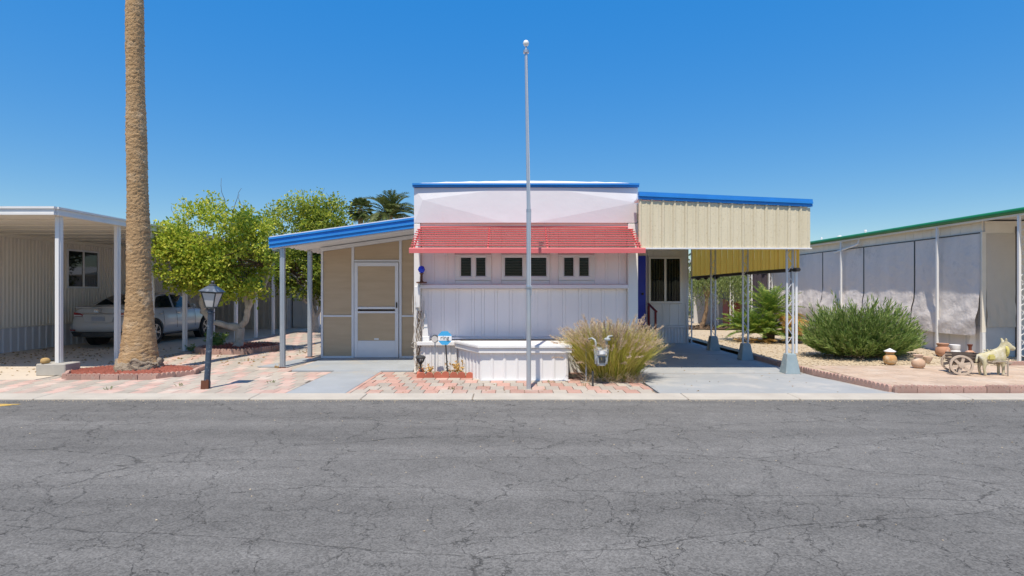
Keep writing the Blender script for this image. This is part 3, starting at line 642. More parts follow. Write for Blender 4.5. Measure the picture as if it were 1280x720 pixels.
# corrugated roof sheet (ridges run with the fall)
rv, rfc = [], []; n_ = 110
for i in range(n_+1):
    y = 10.98 + 7.0*i/n_; e = .022*math.sin(i*1.5)
    for (xx, o_) in ((PX0-.02, 0), (PX1, 0), (PX1, .012), (PX0-.02, .012)): rv.append((xx, y, pz(xx)+.05+e+o_))
for i in range(n_):
    a = 4*i; b = a+4; rfc += [(a,a+1,b+1,b), (a+2,a+3,b+3,b+2), (a+3,a,b,b+3), (a+1,a+2,b+2,b+1)]
rf = raw('roof', rv, rfc, 'white_paint', P)
for i, (lo, hi, d) in enumerate(((-.035, .03, .02), (.033, .078, .038), (.081, .125, .02), (.128, .165, .045))):
    MB().hexa(*slope_slab(PX0-.03, PX1, 10.93-d, 10.955, lo, hi)).build('fascia_rib', 'blue_trim', rf)
MB().hexa(*slope_slab(PX0-.02, PX1, 10.90, 10.98, .168, .185)).build('roof_edge', 'alu_white', rf)
MB().hexa(*slope_slab(PX0-.02, PX1, 11.0, 11.07, -.055, .02)).build('beam', 'white_paint', P); MB().hexa(*slope_slab(-4.2, PX1, 12.46, 12.54, -.06, .02)).build('beam', 'white_paint', P)
for (px, py, zb_) in ((-4.45, 11.04, .006), (-4.53, 12.75, .006)):
    q = MB().box(px-.045, px+.045, py-.035, py+.035, zb_, pz(px)-.055 if py < 12 else pz(px)+.02); q.box(px-.02, px+.02, py-.043, py-.0355, zb_, pz(px)-.056); pp = q.build('post', 'galv', P, bevel=.004)
    MB().box(px-.08, px+.08, py-.07, py+.07, zb_, zb_+.012).build('base_plate', 'rust', pp)
SY = 12.5
frames = [(-4.19,-4.145), (-3.52,-3.465), (-2.475,-2.42), (-1.90,-1.865)]
for a, b in frames: 
    q = MB(); q.hexa([(a,SY-.03,.02),(b,SY-.03,.02),(b,SY+.02,.02),(a,SY+.02,.02)], [(a,SY-.03,pz(a)-.06),(b,SY-.03,pz(b)-.06),(b,SY+.02,pz(b)-.06),(a,SY+.02,pz(a)-.06)]); q.build('frame_upright', 'alu_white', P, bevel=.003)
for (a, b) in ((-4.145,-3.52), (-2.42,-1.90)):
    MB().box(a, b, SY-.022, SY+.015, .92, .955).build('frame_rail', 'alu_white', P); MB().box(a, b, SY-.025, SY+.015, .02, .06).build('frame_rail', 'alu_white', P)
    MB().box(a+.004, b-.004, SY-.003, SY+.001, .062, .918).build('screen_panel', 'screen_mesh', P)
    MB().hexa([(a+.004,SY-.003,.957),(b-.004,SY-.003,.957),(b-.004,SY+.001,.957),(a+.004,SY+.001,.957)], [(a+.004,SY-.003,pz(a)-.065),(b-.004,SY-.003,pz(b)-.065),(b-.004,SY+.001,pz(b)-.065),(a+.004,SY+.001,pz(a)-.065)]).build('screen_panel', 'screen_mesh', P)
a, b = -3.465, -2.475
MB().box(a, b, SY-.025, SY+.015, 2.13, 2.17).build('frame_rail', 'alu_white', P)
MB().hexa([(a,SY-.003,2.172),(b,SY-.003,2.172),(b,SY+.001,2.172),(a,SY+.001,2.172)], [(a,SY-.003,pz(a)-.065),(b,SY-.003,pz(b)-.065),(b,SY+.001,pz(b)-.065),(a,SY+.001,pz(a)-.065)]).build('screen_panel', 'screen_mesh', P)
d0, d1 = a+.012, b-.012
q = MB(); 
for (u0,u1,v0,v1) in ((d0,d0+.075,.03,2.115),(d1-.075,d1,.03,2.115),(d0+.075,d1-.075,2.03,2.115),(d0+.075,d1-.075,1.09,1.14),(d0+.075,d1-.075,1.00,1.045),(d0+.075,d1-.075,.37,.40)): q.box(u0,u1,SY-.05,SY-.012,v0,v1)
dr = q.build('screen_door', 'alu_white', P, bevel=.004)
MB().box(d0+.075, d1-.075, SY-.04, SY-.022, .03, .369).build('kick_plate', 'alu_white', dr)
MB().box(d0+.075, d1-.075, SY-.032, SY-.029, 1.141, 2.029).build('screen', 'screen_mesh', dr); MB().box(d0+.075, d1-.075, SY-.032, SY-.029, .401, .999).build('screen', 'screen_mesh', dr)
MB().box(d1-.05, d1-.025, SY-.085, SY-.051, 1.12, 1.24).build('handle', 'black_metal', dr, bevel=.004)
MB().box(-3.02, -2.92, SY-.036, SY-.0325, .42, .45).build('sticker', 'sign_white', dr)
MB().corr((-4.17, 12.53), (-4.17, 18), .02, 2.36, .3, .02, (-1,0), .2).build('side_wall', 'house_lilac', P)
MB().box(-4.1, -1.86, 14.5, 14.55, .02, 2.4).build('back_wall', 'soffit', P)

# ------------------------------------------------------------------ carport (right of the home)
C = thing('carport', 'carport with blotchy cream metal fascia, blue trim and yellow side panels', 'carport', (3.8, 12, 0))
CX0, CX1, CY = 2.235, 5.27, 10.05
def cz(x): return 3.09 - (x-CX0)/(CX1-CX0)*.135
np_ = 15; pw = (CX1-CX0)/np_
for i in range(np_):
    xa = CX0+i*pw+.002; xb = xa+pw-.004; xm = (xa+xb)/2
    prof = [(xa, CY), (xa+.022, CY-.022), (xa+.040, CY-.022), (xa+.055, CY-.004), (xm+.02, CY-.004), (xm+.03, CY-.010), (xm+.045, CY-.010), (xm+.055, CY-.004), (xb, CY)]
    q = MB(); m = len(prof); z0 = 2.255
    vs = [(x, y, z0) for x, y in prof] + [(x, y, cz(x)+(.03 if 1 <= k <= 2 else 0)) for k, (x, y) in enumerate(prof)] + [(xa, CY+.012, z0), (xb, CY+.012, z0), (xa, CY+.012, cz(xa)), (xb, CY+.012, cz(xb))]
    fs_ = [(k, k+1, m+k+1, m+k) for k in range(m-1)] + [(2*m+1, 2*m, 2*m+2, 2*m+3), tuple(range(m-1,-1,-1))+(2*m, 2*m+1), tuple(range(m, 2*m))+(2*m+3, 2*m+2), (0, m, 2*m+2, 2*m), (m-1, 2*m+1, 2*m+3, 2*m-1)]
    q.add(vs, fs_).build('fascia_panel', 'cream_metal', C)
MB().box(CX0, CX1+.01, CY-.035, CY+.02, 2.228, 2.253).build('fascia_rail', 'alu_white', C)
for (lo, hi, d) in ((.02, .065, .03), (.068, .105, .05), (.108, .15, .035)):
    MB().hexa([(CX0-.0,CY-d-.01,cz(CX0)+lo),(CX1+.02,CY-d-.01,cz(CX1)+lo),(CX1+.02,CY+.04,cz(CX1)+lo),(CX0,CY+.04,cz(CX0)+lo)], [(CX0,CY-d-.01,cz(CX0)+hi),(CX1+.02,CY-d-.01,cz(CX1)+hi),(CX1+.02,CY+.04,cz(CX1)+hi),(CX0,CY+.04,cz(CX0)+hi)]).build('trim_rib', 'blue_trim', C)
def cs(x0,x1,y0,y1,lo,hi): return [(x0,y0,cz(x0)+lo),(x1,y0,cz(x1)+lo),(x1,y1,cz(x1)+lo),(x0,y1,cz(x0)+lo)], [(x0,y0,cz(x0)+hi),(x1,y0,cz(x1)+hi),(x1,y1,cz(x1)+hi),(x0,y1,cz(x0)+hi)]
rf = MB().hexa(*cs(2.36, 5.26, CY+.045, 17, .02, .05)).build('roof', 'white_paint', C); MB().hexa(*cs(CX0+.005, 2.355, CY+.045, 10.46, .02, .05)).build('roof_lip', 'white_paint', C)
for i in range(5): MB().hexa(*cs(2.38, 5.1, 10.5+i*1.4, 10.56+i*1.4, -.09, .018)).build('rafter', 'soffit', rf)
MB().box(5.02, 5.12, CY+.08, 16.19, 2.80, 2.90).build('beam', 'soffit', C)
SX = 5.13; npn = 16; L0 = 10.15; Lp = (16.18-L0)/npn
for i in range(npn):
    a = L0+i*Lp; q = MB(); prof = [(SX,a+.002),(SX,a+.03),(SX-.02,a+.045),(SX-.02,a+.075),(SX,a+.09),(SX,a+.2),(SX-.010,a+.21),(SX-.010,a+.235),(SX,a+.245),(SX,a+Lp-.002)]
    q.add([(x_, y_, z_) for x_, y_ in prof for z_ in (1.90, 2.95)], [(2*k, 2*k+2, 2*k+3, 2*k+1) for k in range(len(prof)-1)])
    q.build('side_panel', 'yellow_metal', C)
MB().tube([(SX-.03, 10.12, 1.87), (SX-.03, 12.2, 1.872), (SX-.03, 14.4, 1.862), (SX-.03, 16.15, 1.86)], .036, 10).build('rolled_blind', 'black_metal', C, smooth=60)
q = MB()
for k in range(9): y = 14.3+random.uniform(-.2,1.5); q.obox((SX-.03, y, 1.83+random.uniform(-.02,.01)), (.04, random.uniform(.1,.25), .05), (random.uniform(-.2,.2),0,0))
q.build('torn_flap', 'black_metal', C)
for i, y in enumerate((10.3, 12.26, 14.22, 16.1)):
    x = 5.03; zb_ = .36 if i < 3 else .006; q = MB(); h = .055
    for sx in (-h, h): q.box(x+sx-.016, x+sx+.016, y-.016, y+.016, zb_, 2.80)
    pp = q.build('post', 'post_grey', C)
    q = MB(); n = 12
    for k in range(n):
        za = zb_+(2.3-zb_)*k/n; zc = zb_+(2.3-zb_)*(k+1)/n; s = 1 if k % 2 else -1; q.tube([(x-s*h, y, za), (x+s*h, y, zc)], .007, 5)
    q.build('lattice', 'post_grey', pp)
    if i == 0: MB().tube([(x+.10, y-.04, .37), (x+.10, y-.04, 2.22)], .022, 10).build('downpipe', 'white_paint', C, smooth=40)
    if i < 3:
        a_, b_ = .135, .08; ft = MB().hexa([(x-a_,y-a_,.0),(x+a_,y-a_,.0),(x+a_,y+a_,.0),(x-a_,y+a_,.0)],[(x-b_,y-b_,.36),(x+b_,y-b_,.36),(x+b_,y+b_,.36),(x-b_,y+b_,.36)]).build('post_foot', 'foot_blue', C, bevel=.01)

# ------------------------------------------------------------------ right neighbour
N_ = thing('mobile_home', 'green edged home with pale roll-down shade cloths along its side', 'house', (10.35, 14, 0))
NX = 10.32; NY = 12.47
MB().box(NX+.02, NX+6, NY+.02, 32, 0, 3.02).build('house_body', 'far_wall', N_)
MB().corr((NX, NY+.01), (NX, 32), .0, .70, .5, .012, (-1,0), .06).build('skirt', 'skirt_grey', N_)
x = NY+.01
boards_n = 0
q = MB()
yy = NY+.01
while yy < 24: MB().box(NX-.008, NX+.019, yy+.003, yy+.30, 2.78, 3.03).build('board', 'soffit', N_, bevel=.003); yy += .303
MB().box(NX-.03, NX+.018, NY, 24, 2.755, 2.778).build('rail', 'dark_grey', N_)
# cloths, each a sagging sheet
def cloth(y0, y1, z0a, z0b, z1, x, seed, name, mat, axis='y', bulge=.035, tuck=0.):
    r_ = random.Random(seed); nu, nv = 22, 26; vs = []; ph = [r_.uniform(0, 6) for _ in range(4)]
    for s_ in (0, 1):
        for j in range(nv+1):
            v = j/nv
            for i in range(nu+1):
                u = i/nu; zb = z0a+(z0b-z0a)*u + tuck*math.sin(math.pi*u)
                low = math.exp(-((v-.22)/.20)**2); lump = bulge*low*(.45+.55*math.sin(u*math.pi*2*1.5+ph[0])**2)*math.sin(math.pi*min(1,max(0,u)))**.4
                fold = .010*math.sin(u*23+ph[1]+v*4)*(1-v)*.8 + .012*math.sin(v*9+u*5+ph[2])*math.sin(math.pi*u) + .014*low*math.sin(u*17+v*30+ph[3])
                v0 = .47-.05*abs(math.sin(u*math.pi*2.5+ph[0]))-.015*math.sin(u*5+ph[2]); sm = min(1, max(0, (v0-v)/.30)); d = .010 + (.105 if axis == 'y' else .02)*sm**1.4 + lump*.25 + fold*(.4+.7*sm) + .02*math.sin(math.pi*u)*math.sin(math.pi*v)
                d = max(d, .004) + (0 if s_ == 0 else -.003)
                p = y0+(y1-y0)*u; z = zb + (z1-zb)*v
                vs.append((x-d, p, z) if axis == 'y' else (p, x-d, z))
    n1 = (nu+1)*(nv+1); fs = []
    for s_ in (0, 1):
        for j in range(nv):
            for i in range(nu):
                a = s_*n1+j*(nu+1)+i; fs.append((a, a+1, a+nu+2, a+nu+1))
    return raw(name, vs, fs, mat, N_, smooth=180)
ed = [12.50, 14.55, 16.65, 18.85, 21.0, 23.2]
for i in range(5):
    cloth(ed[i]+.02, ed[i+1]-.02, .50+.05*i, .54+.05*i, 2.76, NX-.012, 11+i, 'shade_cloth', 'shade_cloth', tuck=-.03)
    MB().box(NX-.032, NX-.004, ed[i+1]-.014, ed[i+1]+.014, .5+.05*i, 2.75).build('batten', 'dark_grey', N_)
MB().box(NX-.05, NX+.018, NY-.05, NY+.018, 0, .58).build('corner_board', 'white_paint', N_); 
MB().box(NX-.04, NX+.05, NY-.028, NY+.018, .585, 2.78).build('corner_board', 'soffit', N_)
MB().corr((NX+.052, NY), (NX+3, NY), .0, .70, .5, .01, (0,-1), .06).build('front_skirt', 'far_wall', N_); MB().box(NX+.052, NX+3, NY-.0, NY+.018, .70, 3.02).build('front_wall', 'soffit', N_)
cloth(NX+.06, NX+.70, .70, .70, 2.74, NY-.008, 31, 'shade_cloth', 'tan_cloth', axis='x', bulge=.02)
MB().box(NX+.71, NX+.77, NY-.03, NY-.002, 0, 2.9).build('batten', 'dark_wood', N_)
MB().box(10.16, NX+6.3, 8.8, 32.2, 3.055, 3.10).build('roof', 'white_paint', N_)
MB().tube([(10.17, 8.75, 3.095), (10.17, 32, 3.13)], .058, 10).build('roof_edge', 'green_trim', N_, smooth=60)
MB().box(10.16, 10.22, 8.8, 32, 3.0, 3.03).build('roof_edge_strip', 'soffit', N_)
for y in (11.42, 13.62, 17.6):
    pp = MB().box(10.155, 10.205, y-.025, y+.025, .03, 3.0).build('post', 'white_paint', N_, bevel=.004)
y = 11.42; q = MB()
for sx in (.20,): q.box(10.18+sx-.016, 10.18+sx+.016, y-.016, y+.016, .05, 3.0)
for k in range(9):
    z = .25 + k*.30; ring = [(10.28+.075*math.cos(a), y, z+.075*math.sin(a)) for a in np.linspace(.6, 5.7, 12)]; q.tube(ring, .008, 5)
    q.tube([(10.28+.03*math.cos(a), y, z+.15+.06*math.sin(a)) for a in np.linspace(-2, 3, 8)], .007, 5)
q.build('scrollwork', 'white_paint', N_)
q = MB(); q.tube([(10.22, 16.75, 3.0), (10.20, 16.75, 2.88), (10.20, 16.9, 2.84), (10.20, 18.0, 2.70)], .03, 8); q.build('downpipe', 'white_paint', N_, smooth=50)
for (y, h, r) in ((19.3, .20, .022), (18.25, .16, .05), (16.9, .20, .026)):
    MB().lathe([(r*1.5,0),(r,.03),(r,h*.75),(r*1.3,h*.78),(r*1.2,h)], (10.5, y, 3.10), 10).build('roof_vent', 'white_paint', N_)
# porch of the home behind, with dark cloths
T = thing('back_porch', 'far white lattice post porch hung with dark purple shade cloth', 'porch', (8.2, 22.4, .05))
for x in (8.05, 8.65, 9.38, 10.18):
    q = MB(); z1 = 2.75
    for sx in (-.06, .06): q.box(x+sx-.018, x+sx+.018, 22.38, 22.42, .05, z1)
    for k in range(14): s = 1 if k % 2 else -1; za = .05+k*.19; q.tube([(x-s*.06, 22.4, za), (x+s*.06, 22.4, za+.19)], .009, 4)
    q.build('lattice_post', 'white_paint', T)
def drape(x0, x1, z0, z1, y, mat, seed):
    r_ = random.Random(seed); n = 24; vs = []
    for j in range(9):
        for i in range(n+1):
            u = i/n; v = j/8; vs.append((x0+(x1-x0)*u, y+.05*math.sin(u*19+r_.random()*.4)*(1-.5*v)+.03*math.sin(u*7+v*3), z0+.06*math.sin(u*9)*(1-v)+(z1-z0)*v))
    return raw('shade_cloth', vs, [(j*(n+1)+i, j*(n+1)+i+1, (j+1)*(n+1)+i+1, (j+1)*(n+1)+i) for j in range(8) for i in range(n)], mat, T, smooth=180)
drape(9.45, 10.1, .9, 2.7, 22.5, 'dark_cloth', 3); drape(8.12, 9.3, 1.1, 2.7, 22.5, 'navy_cloth', 4)
MB().box(7.9, 10.3, 22.2, 25.4, 2.76, 2.84).build('roof', 'white_paint', T); MB().box(8.0, 10.3, 25.0, 25.1, .05, 2.75).build('back_wall', 'far_wall', T)
MB().box(8.7, 9.3, 22.9, 23.5, .05, 1.15).build('crate', 'red_rail', T, bevel=.02)
# far bungalow, hedge and fence behind the gravel
T = thing('bungalow', 'far white bungalow beyond the gravel yard', 'house', (12, 40, 0))
w_ = MB().box(6, 30, 40, 48, 0, 2.6).build('wall', 'far_wall', T); MB().hexa([(5.6,39.6,2.6),(30.4,39.6,2.6),(30.4,48.4,2.6),(5.6,48.4,2.6)],[(5.6,43.6,3.3),(30.4,43.6,3.3),(30.4,44.4,3.3),(5.6,44.4,3.3)]).build('roof', 'white_paint', T)
for x in (12.6, 14.6, 17): wn = MB().box(x, x+1.1, 39.95, 40.02, .95, 2.1).build('window', 'white_paint', T); MB().box(x+.08, x+1.02, 39.93, 39.948, 1.03, 2.02).build('pane', 'car_glass', wn)
T = thing('wire_fence', 'low rail fence behind the weeping tree', 'fence', (8, 26, 0))
for i in range(9): MB().tube([(6.2+i*1.0, 26, 0), (6.2+i*1.0, 26, .95)], .03, 6).build('post', 'old_wood', T)
for z in (.55, .9): MB().tube([(6.2, 26, z), (14.2, 26, z)], .018, 6).build('rail', 'old_wood', T)
T = thing('bungalow', 'far pale bungalow beyond the citrus trees', 'house', (-8, 48, 0))
MB().box(-22, 4, 48, 56, 0, 2.6).build('wall', 'far_wall', T); MB().box(-22.4, 4.4, 47.6, 56.4, 2.6, 2.8).build('roof', 'white_paint', T)

# ------------------------------------------------------------------ vegetation
def crown(name, ells, nclump, nleaf, cl_r, ll, lw, mat, parent, up=.3, droop=.25, hole=.0, seed=1):
    r_ = np.random.default_rng(seed); C_ = []
    while len(C_) < nclump:
        e = ells[r_.integers(len(ells))]; d = r_.normal(size=3); d /= np.linalg.norm(d); rr = r_.uniform(.25, 1)**.45
        p = np.array(e[:3]) + d*np.array(e[3:6])*rr*r_.uniform(.82, 1.1)
        n = math.sin(p[0]*3.1+seed)*math.sin(p[1]*2.7+1.3*seed)*math.sin(p[2]*3.7+.7*seed)
        if n < -.35+hole: continue
        C_.append(p)
    C_ = np.array(C_); P = np.repeat(C_, nleaf, 0); k = len(P)
    rad = cl_r*(.6+.8*r_.random((len(C_),1))).repeat(nleaf, 0)
    d = unit(k); P = P + d*rad*rng.random((k,1))**.5; D = d*.8 + unit(k)*.8; D[:,2] += up - droop
    V, F = leaves(P, D, ll, lw); return raw(name, V, F, mat, parent), C_
def branches(q, base, tips, r0, r1, jit=.12, n=5, sides=7):
    base = Vector(base)
    for t in tips:
        t = Vector(t); pts = [base]; 
        for i in range(1, n+1):
            u = i/n; p = base.lerp(t, u) + Vector((random.uniform(-jit,jit), random.uniform(-jit,jit), random.uniform(-jit,jit)*.5 + .15*math.sin(math.pi*u)))*(1 if i < n else 0); pts.append(p)
        q.tube(pts, [r0+(r1-r0)*i/n for i in range(n+1)], sides)
    return q
# near citrus
T = thing('citrus_tree', 'yellow green citrus tree with pale forked trunk beside the lamp post', 'tree', (CIT1[0], CIT1[1], .0))
bx, by = CIT1; f0 = (bx+.04, by, .55)
q = MB(); q.tube([(bx-.02,by,.0),(bx+.0,by,.12),(bx+.02,by,.24),(bx+.035,by,.4),f0], [.19,.125,.10,.105,.11], 12)
L1 = [f0,(bx-.22,by-.1,.62),(bx-.52,by-.2,.72),(bx-.72,by-.3,.98),(bx-.70,by-.35,1.35),(bx-.95,by-.5,1.9)]
L2 = [f0,(bx+.22,by-.05,.78),(bx+.30,by-.1,1.05),(bx+.22,by-.1,1.35),(bx+.30,by-.1,1.8),(bx+.1,by-.3,2.4)]
L3 = [(bx+.28,by-.1,.98),(bx+.45,by-.1,1.42),(bx+.72,by-.15,1.62),(bx+.85,by-.1,2.1)]
L4 = [(bx-.70,by-.35,1.3),(bx-.35,by-.5,1.75),(bx-.2,by-.6,2.3)]
def gnarl(pts, ra, n=4):
    o, r = [], []
    for i in range(len(pts)-1):
        for k in range(n):
            t = k/n; o.append(Vector(pts[i]).lerp(Vector(pts[i+1]), t)+Vector((random.gauss(0,.016), random.gauss(0,.016), random.gauss(0,.012)))*(i+k > 0)); r.append((ra[i]+(ra[i+1]-ra[i])*t)*random.uniform(.82,1.15))
    return o+[Vector(pts[-1])], r+[ra[-1]]
for L_, ra in ((L1,[.1,.085,.075,.075,.065,.03]), (L2,[.1,.085,.08,.07,.05,.025]), (L3,[.06,.055,.045,.025]), (L4,[.05,.04,.02])): q.tube(*gnarl(L_, ra), 9)
tr = q.build('trunk', 'bark_white', T, smooth=80)
ells = [(bx-.15, by-.75, 2.6, 1.35, 1.0, 1.05), (bx-.75, by-1.1, 2.25, .85, .75, .72), (bx+.35, by-.5, 2.35, .95, .8, 1.1), (bx-.0,by-.9,1.95,1.0,.7,.72)]
cr, cl = crown('crown', ells, 520, 34, .20, .092, .052, 'citrus', T, hole=.16, seed=5)
crown('top_sprigs', [(bx-.2, by-.75, 3.1, 1.3, .9, .75), (bx-.9, by-.9, 2.7, .5, .6, .6)], 70, 12, .16, .085, .045, 'citrus', T, seed=8)
q = MB(); tips = [tuple(cl[i]) for i in range(0, 520, 7)]
for t in tips: branches(q, random.choice([L1[-1], L2[-1], L2[3], L3[-1], L4[-1]]), [t], .016, .004, .15, 4, 5)
for (dx, dz, h) in ((-.9,3.2,.55),(-.5,3.35,.45),(.05,3.3,.85),(.15,3.4,.5),(-1.1,2.9,.6),(.5,3.3,.5)):
    a = (bx+dx, by-.7, dz-.5); branches(q, a, [(bx+dx+random.uniform(-.25,.35), by-.7+random.uniform(-.2,.2), dz+h)], .010, .003, .06, 6, 4)
q.build('twigs', 'twig', T)
# second citrus behind
T = thing('citrus_tree', 'taller darker citrus tree behind the screened porch posts', 'tree', (-7.1, 20.9, 0)); bx, by = -7.1, 20.5
q = MB(); f0 = (bx, by, .5); q.tube([(bx,by,0),(bx+.02,by,.25),f0], [.17,.13,.11], 10)
tp = [(bx-.7,by-.4,2.1),(bx+.5,by-.2,2.3),(bx-.1,by+.4,2.8),(bx-.3,by-.5,1.7)]; branches(q, f0, tp, .08, .03, .12, 6, 8); q.build('trunk', 'bark_white', T, smooth=80)
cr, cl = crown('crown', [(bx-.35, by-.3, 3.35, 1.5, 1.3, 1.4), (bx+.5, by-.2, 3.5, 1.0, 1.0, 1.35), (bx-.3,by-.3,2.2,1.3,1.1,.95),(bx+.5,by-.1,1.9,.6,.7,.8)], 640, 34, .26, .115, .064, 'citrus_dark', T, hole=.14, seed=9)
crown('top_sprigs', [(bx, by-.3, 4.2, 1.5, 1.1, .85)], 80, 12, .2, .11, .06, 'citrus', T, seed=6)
q = MB()
for i in range(0, 640, 9): branches(q, random.choice(tp), [tuple(cl[i])], .02, .005, .15, 4, 5)
for (dx, dz, h) in ((-.6,4.4,.5),(-.2,4.6,.5),(.3,4.7,.45),(.7,4.6,.4)): branches(q, (bx+dx,by-.3,dz-.5), [(bx+dx+random.uniform(-.2,.2), by-.3, dz+h)], .012, .003, .06, 6, 4)
q.build('twigs', 'twig', T)
# green feeder hung in the branches
T = thing('hanging_feeder', 'small green bird feeder hanging in the citrus branches', 'feeder', (-6.05, 13.7, 1.55))
MB().lathe([(.02,0),(.07,.02),(.06,.12),(.03,.18),(.008,.2)], (-6.05,13.7,1.55), 14).build('bottle', 'green_trim', T, smooth=50); MB().tube([(-6.05,13.7,1.74),(-6.03,13.72,2.15)], .004, 5).build('wire', 'black_metal', T)

# tall palm
T = thing('palm_tree', 'tall palm with bare fibrous brown trunk rising from red rock', 'tree', (PALM[0], PALM[1], 0))
prof = [(.0,.43),(.12,.42),(.22,.375),(.35,.345),(.6,.315),(1.0,.268),(1.5,.238),(2.0,.220),(3,.205),(4,.195),(5.5,.180),(7,.168),(12,.15),(20,.14)]
zs = np.concatenate([np.linspace(0, 7, 330), np.linspace(7.05, 20, 90)]); nr = 56; V = []
pz_, pr_ = zip(*prof); pr_ = [v*.82 for v in pr_]; ph = rng.uniform(0, 6.28, 60)
for k, z in enumerate(zs):
    r0 = np.interp(z, pz_, pr_); cx = PALM[0] + .06 - .010*z + .015*math.sin(z*.8); cy = PALM[1]
    for i in range(nr):
        a = 2*math.pi*i/nr; zz = z + .035*math.sin(3*a+ph[int(z*3) % 60]) + .02*math.sin(7*a+ph[(int(z*5)+9) % 60])
        ring = (zz*14) % 1.0; d = .011*(ring-.4) + .010*math.sin(a*2+z*1.3)*math.sin(z*2.1) + .0045*rng.normal()
        if z < 1: d += (1-z)*.022*math.sin(a*5+z*6)*math.sin(a*3+2)
        d *= 1 if z > .25 else 1.6
        V.append((cx+(r0+d)*math.cos(a), cy+(r0+d)*math.sin(a), z))
F = [(k*nr+i, k*nr+(i+1)%nr, (k+1)*nr+(i+1)%nr, (k+1)*nr+i) for k in range(len(zs)-1) for i in range(nr)]
raw('trunk', V, F, 'palm_bark', T, smooth=180)
V = []
for k, z in enumerate(np.linspace(0, .26, 12)):
    for i in range(60):
        a = 2*math.pi*i/60; r = .395 - .22*max(0, z-.04)**1.0 + .012*math.sin(a*6+z*9) + .012*math.sin(a*13+z*25) + .011*rng.normal() - (.06 if k == 11 else 0)
        V.append((PALM[0]+.06+r*math.cos(a), PALM[1]+r*math.sin(a), z + (.035*math.sin(a*4)+.02*math.sin(a*9) if k > 8 else 0)))
raw('root_flare', V, [(k*60+i, k*60+(i+1)%60, (k+1)*60+(i+1)%60, (k+1)*60+i) for k in range(11) for i in range(60)], 'palm_root', T, smooth=180)
def fan_palm(q, top, n, L_, nl=14, lo=-70, hi=75, lw=.05):
    top = Vector(top)
    for i in range(n):
        az = i*2.399+random.uniform(-.3,.3); el = R(lo+(hi-lo)*i/n); d = Vector((math.cos(az)*math.cos(el), math.sin(az)*math.cos(el), math.sin(el)))
        hub = top + d*L_*.5; side = d.cross(Vector((0,0,1))).normalized(); up = side.cross(d)
        q.tube([top, top+d*L_*.25+Vector((0,0,.02)), hub], .012, 4, caps=False)
        for k in range(nl):
            b = R(-75+150*k/(nl-1)); e = d*math.cos(b)+side*math.sin(b); ln = L_*.55*(1-.25*abs(math.sin(b))); tip = hub+e*ln+Vector((0,0,-.25*ln)); mid = hub+e*ln*.55+up*.02
            s2 = e.cross(up).normalized()*lw*L_*.5; q.add([hub, mid+s2, tip, mid-s2], [(0,1,2),(0,2,3)])
def pinnate(q, base, az, el, L_, droop, nl, ll, lw, vee=.5, r=.014):
    base = Vector(base); p = base.copy(); e = el; pts = [p.copy()]; n = 9
    for i in range(n):
        d = Vector((math.cos(az)*math.cos(e), math.sin(az)*math.cos(e), math.sin(e))); p = p + d*L_/n; pts.append(p.copy()); e -= droop/n*(.5+i/n)
    q.tube(pts, [r*(1-.8*i/n) for i in range(n+1)], 4, caps=False)
    for k in range(nl):
        t = .12+.88*k/nl; f = t*n; i = min(int(f), n-1); c = pts[i].lerp(pts[i+1], f-i); d = (pts[i+1]-pts[i]).normalized()
        side = d.cross(Vector((0,0,1))); side = side.normalized() if side.length > 1e-3 else Vector((1,0,0)); up = side.cross(d)
        ln = ll*(math.sin(math.pi*(.12+.80*t))**.6)*random.uniform(.85,1.1)
        for s in (-1, 1):
            dd = (side*s*.85 + d*.6 + up*vee + Vector((random.uniform(-.1,.1),)*3)).normalized(); tip = c+dd*ln+Vector((0,0,-.12*ln)); m = c+dd*ln*.45; ww = d*lw*.5
            q.add([c-ww*.6, m-ww, tip, m+ww], [(0,1,2),(0,2,3)])
q = MB(); fan_palm(q, (PALM[0]-.14, PALM[1], 20.0), 46, 1.9); q.build('crown', 'palm_leaf', T, recalc=False)
# distant palms
def far_palm(label, x, y, zt, kind, L_, r):
    T = thing('palm_tree', label, 'tree', (x, y, 0))
    q = MB(); q.tube([(x,y,0),(x+.1,y,zt*.5),(x,y,zt)], [r*1.4,r,r], 9); q.build('trunk', 'bark', T, smooth=80); q = MB()
    if kind == 'fan': fan_palm(q, (x,y,zt), 46, L_, 12, -60, 80, .09)
    else:
        for i in range(60): pinnate(q, (x,y,zt), i*2.399, R(random.uniform(-15, 82)), L_*random.uniform(.8,1.1), R(random.uniform(60,110)), 26, .5, .07, .3, .03)
    q.build('crown', 'palm_leaf', T, recalc=False)
far_palm('small distant fan palm above the porch roof', -12.0, 45, 7.9, 'fan', 1.15, .2)
far_palm('distant feathery date palm above the porch roof', -8.4, 39, 6.6, 'date', 2.2, .22)
# distant trees peeking over roofs
for (lab, x, y, z, rx, rz) in (('far dark tree behind the beige carport roof', -29, 48, 4.6, 3.2, 2.6), ('far tree top peeking over the green roof edge', 33.6, 52, 5.0, 1.6, 1.3), ('far round tree behind the far white bungalow', 15.5, 46, 2.4, 2.0, 1.7), ('far leafy hedge tree between porch and citrus', -17.5, 38, 2.6, 2.6, 2.2)):
    T = thing('tree', lab, 'tree', (x, y, 0), None); q = MB(); q.tube([(x,y,0),(x,y,z)], [.25,.12], 7); q.build('trunk', 'bark', T)
    crown('crown', [(x,y,z,rx,rx*.8,rz)], 120, 30, .55, .3, .16, 'far_leaf', T, seed=int(abs(x)))
T = thing('hedge', 'clipped green hedge seen past the weeping tree', 'hedge', (8.0, 30, 0)); crown('foliage', [(6.9,30,.7,1.0,.7,.7),(8.2,30,.8,1.0,.7,.8),(9.2,30,.6,.8,.7,.6)], 120, 40, .25, .12, .06, 'shrub', T, seed=4)

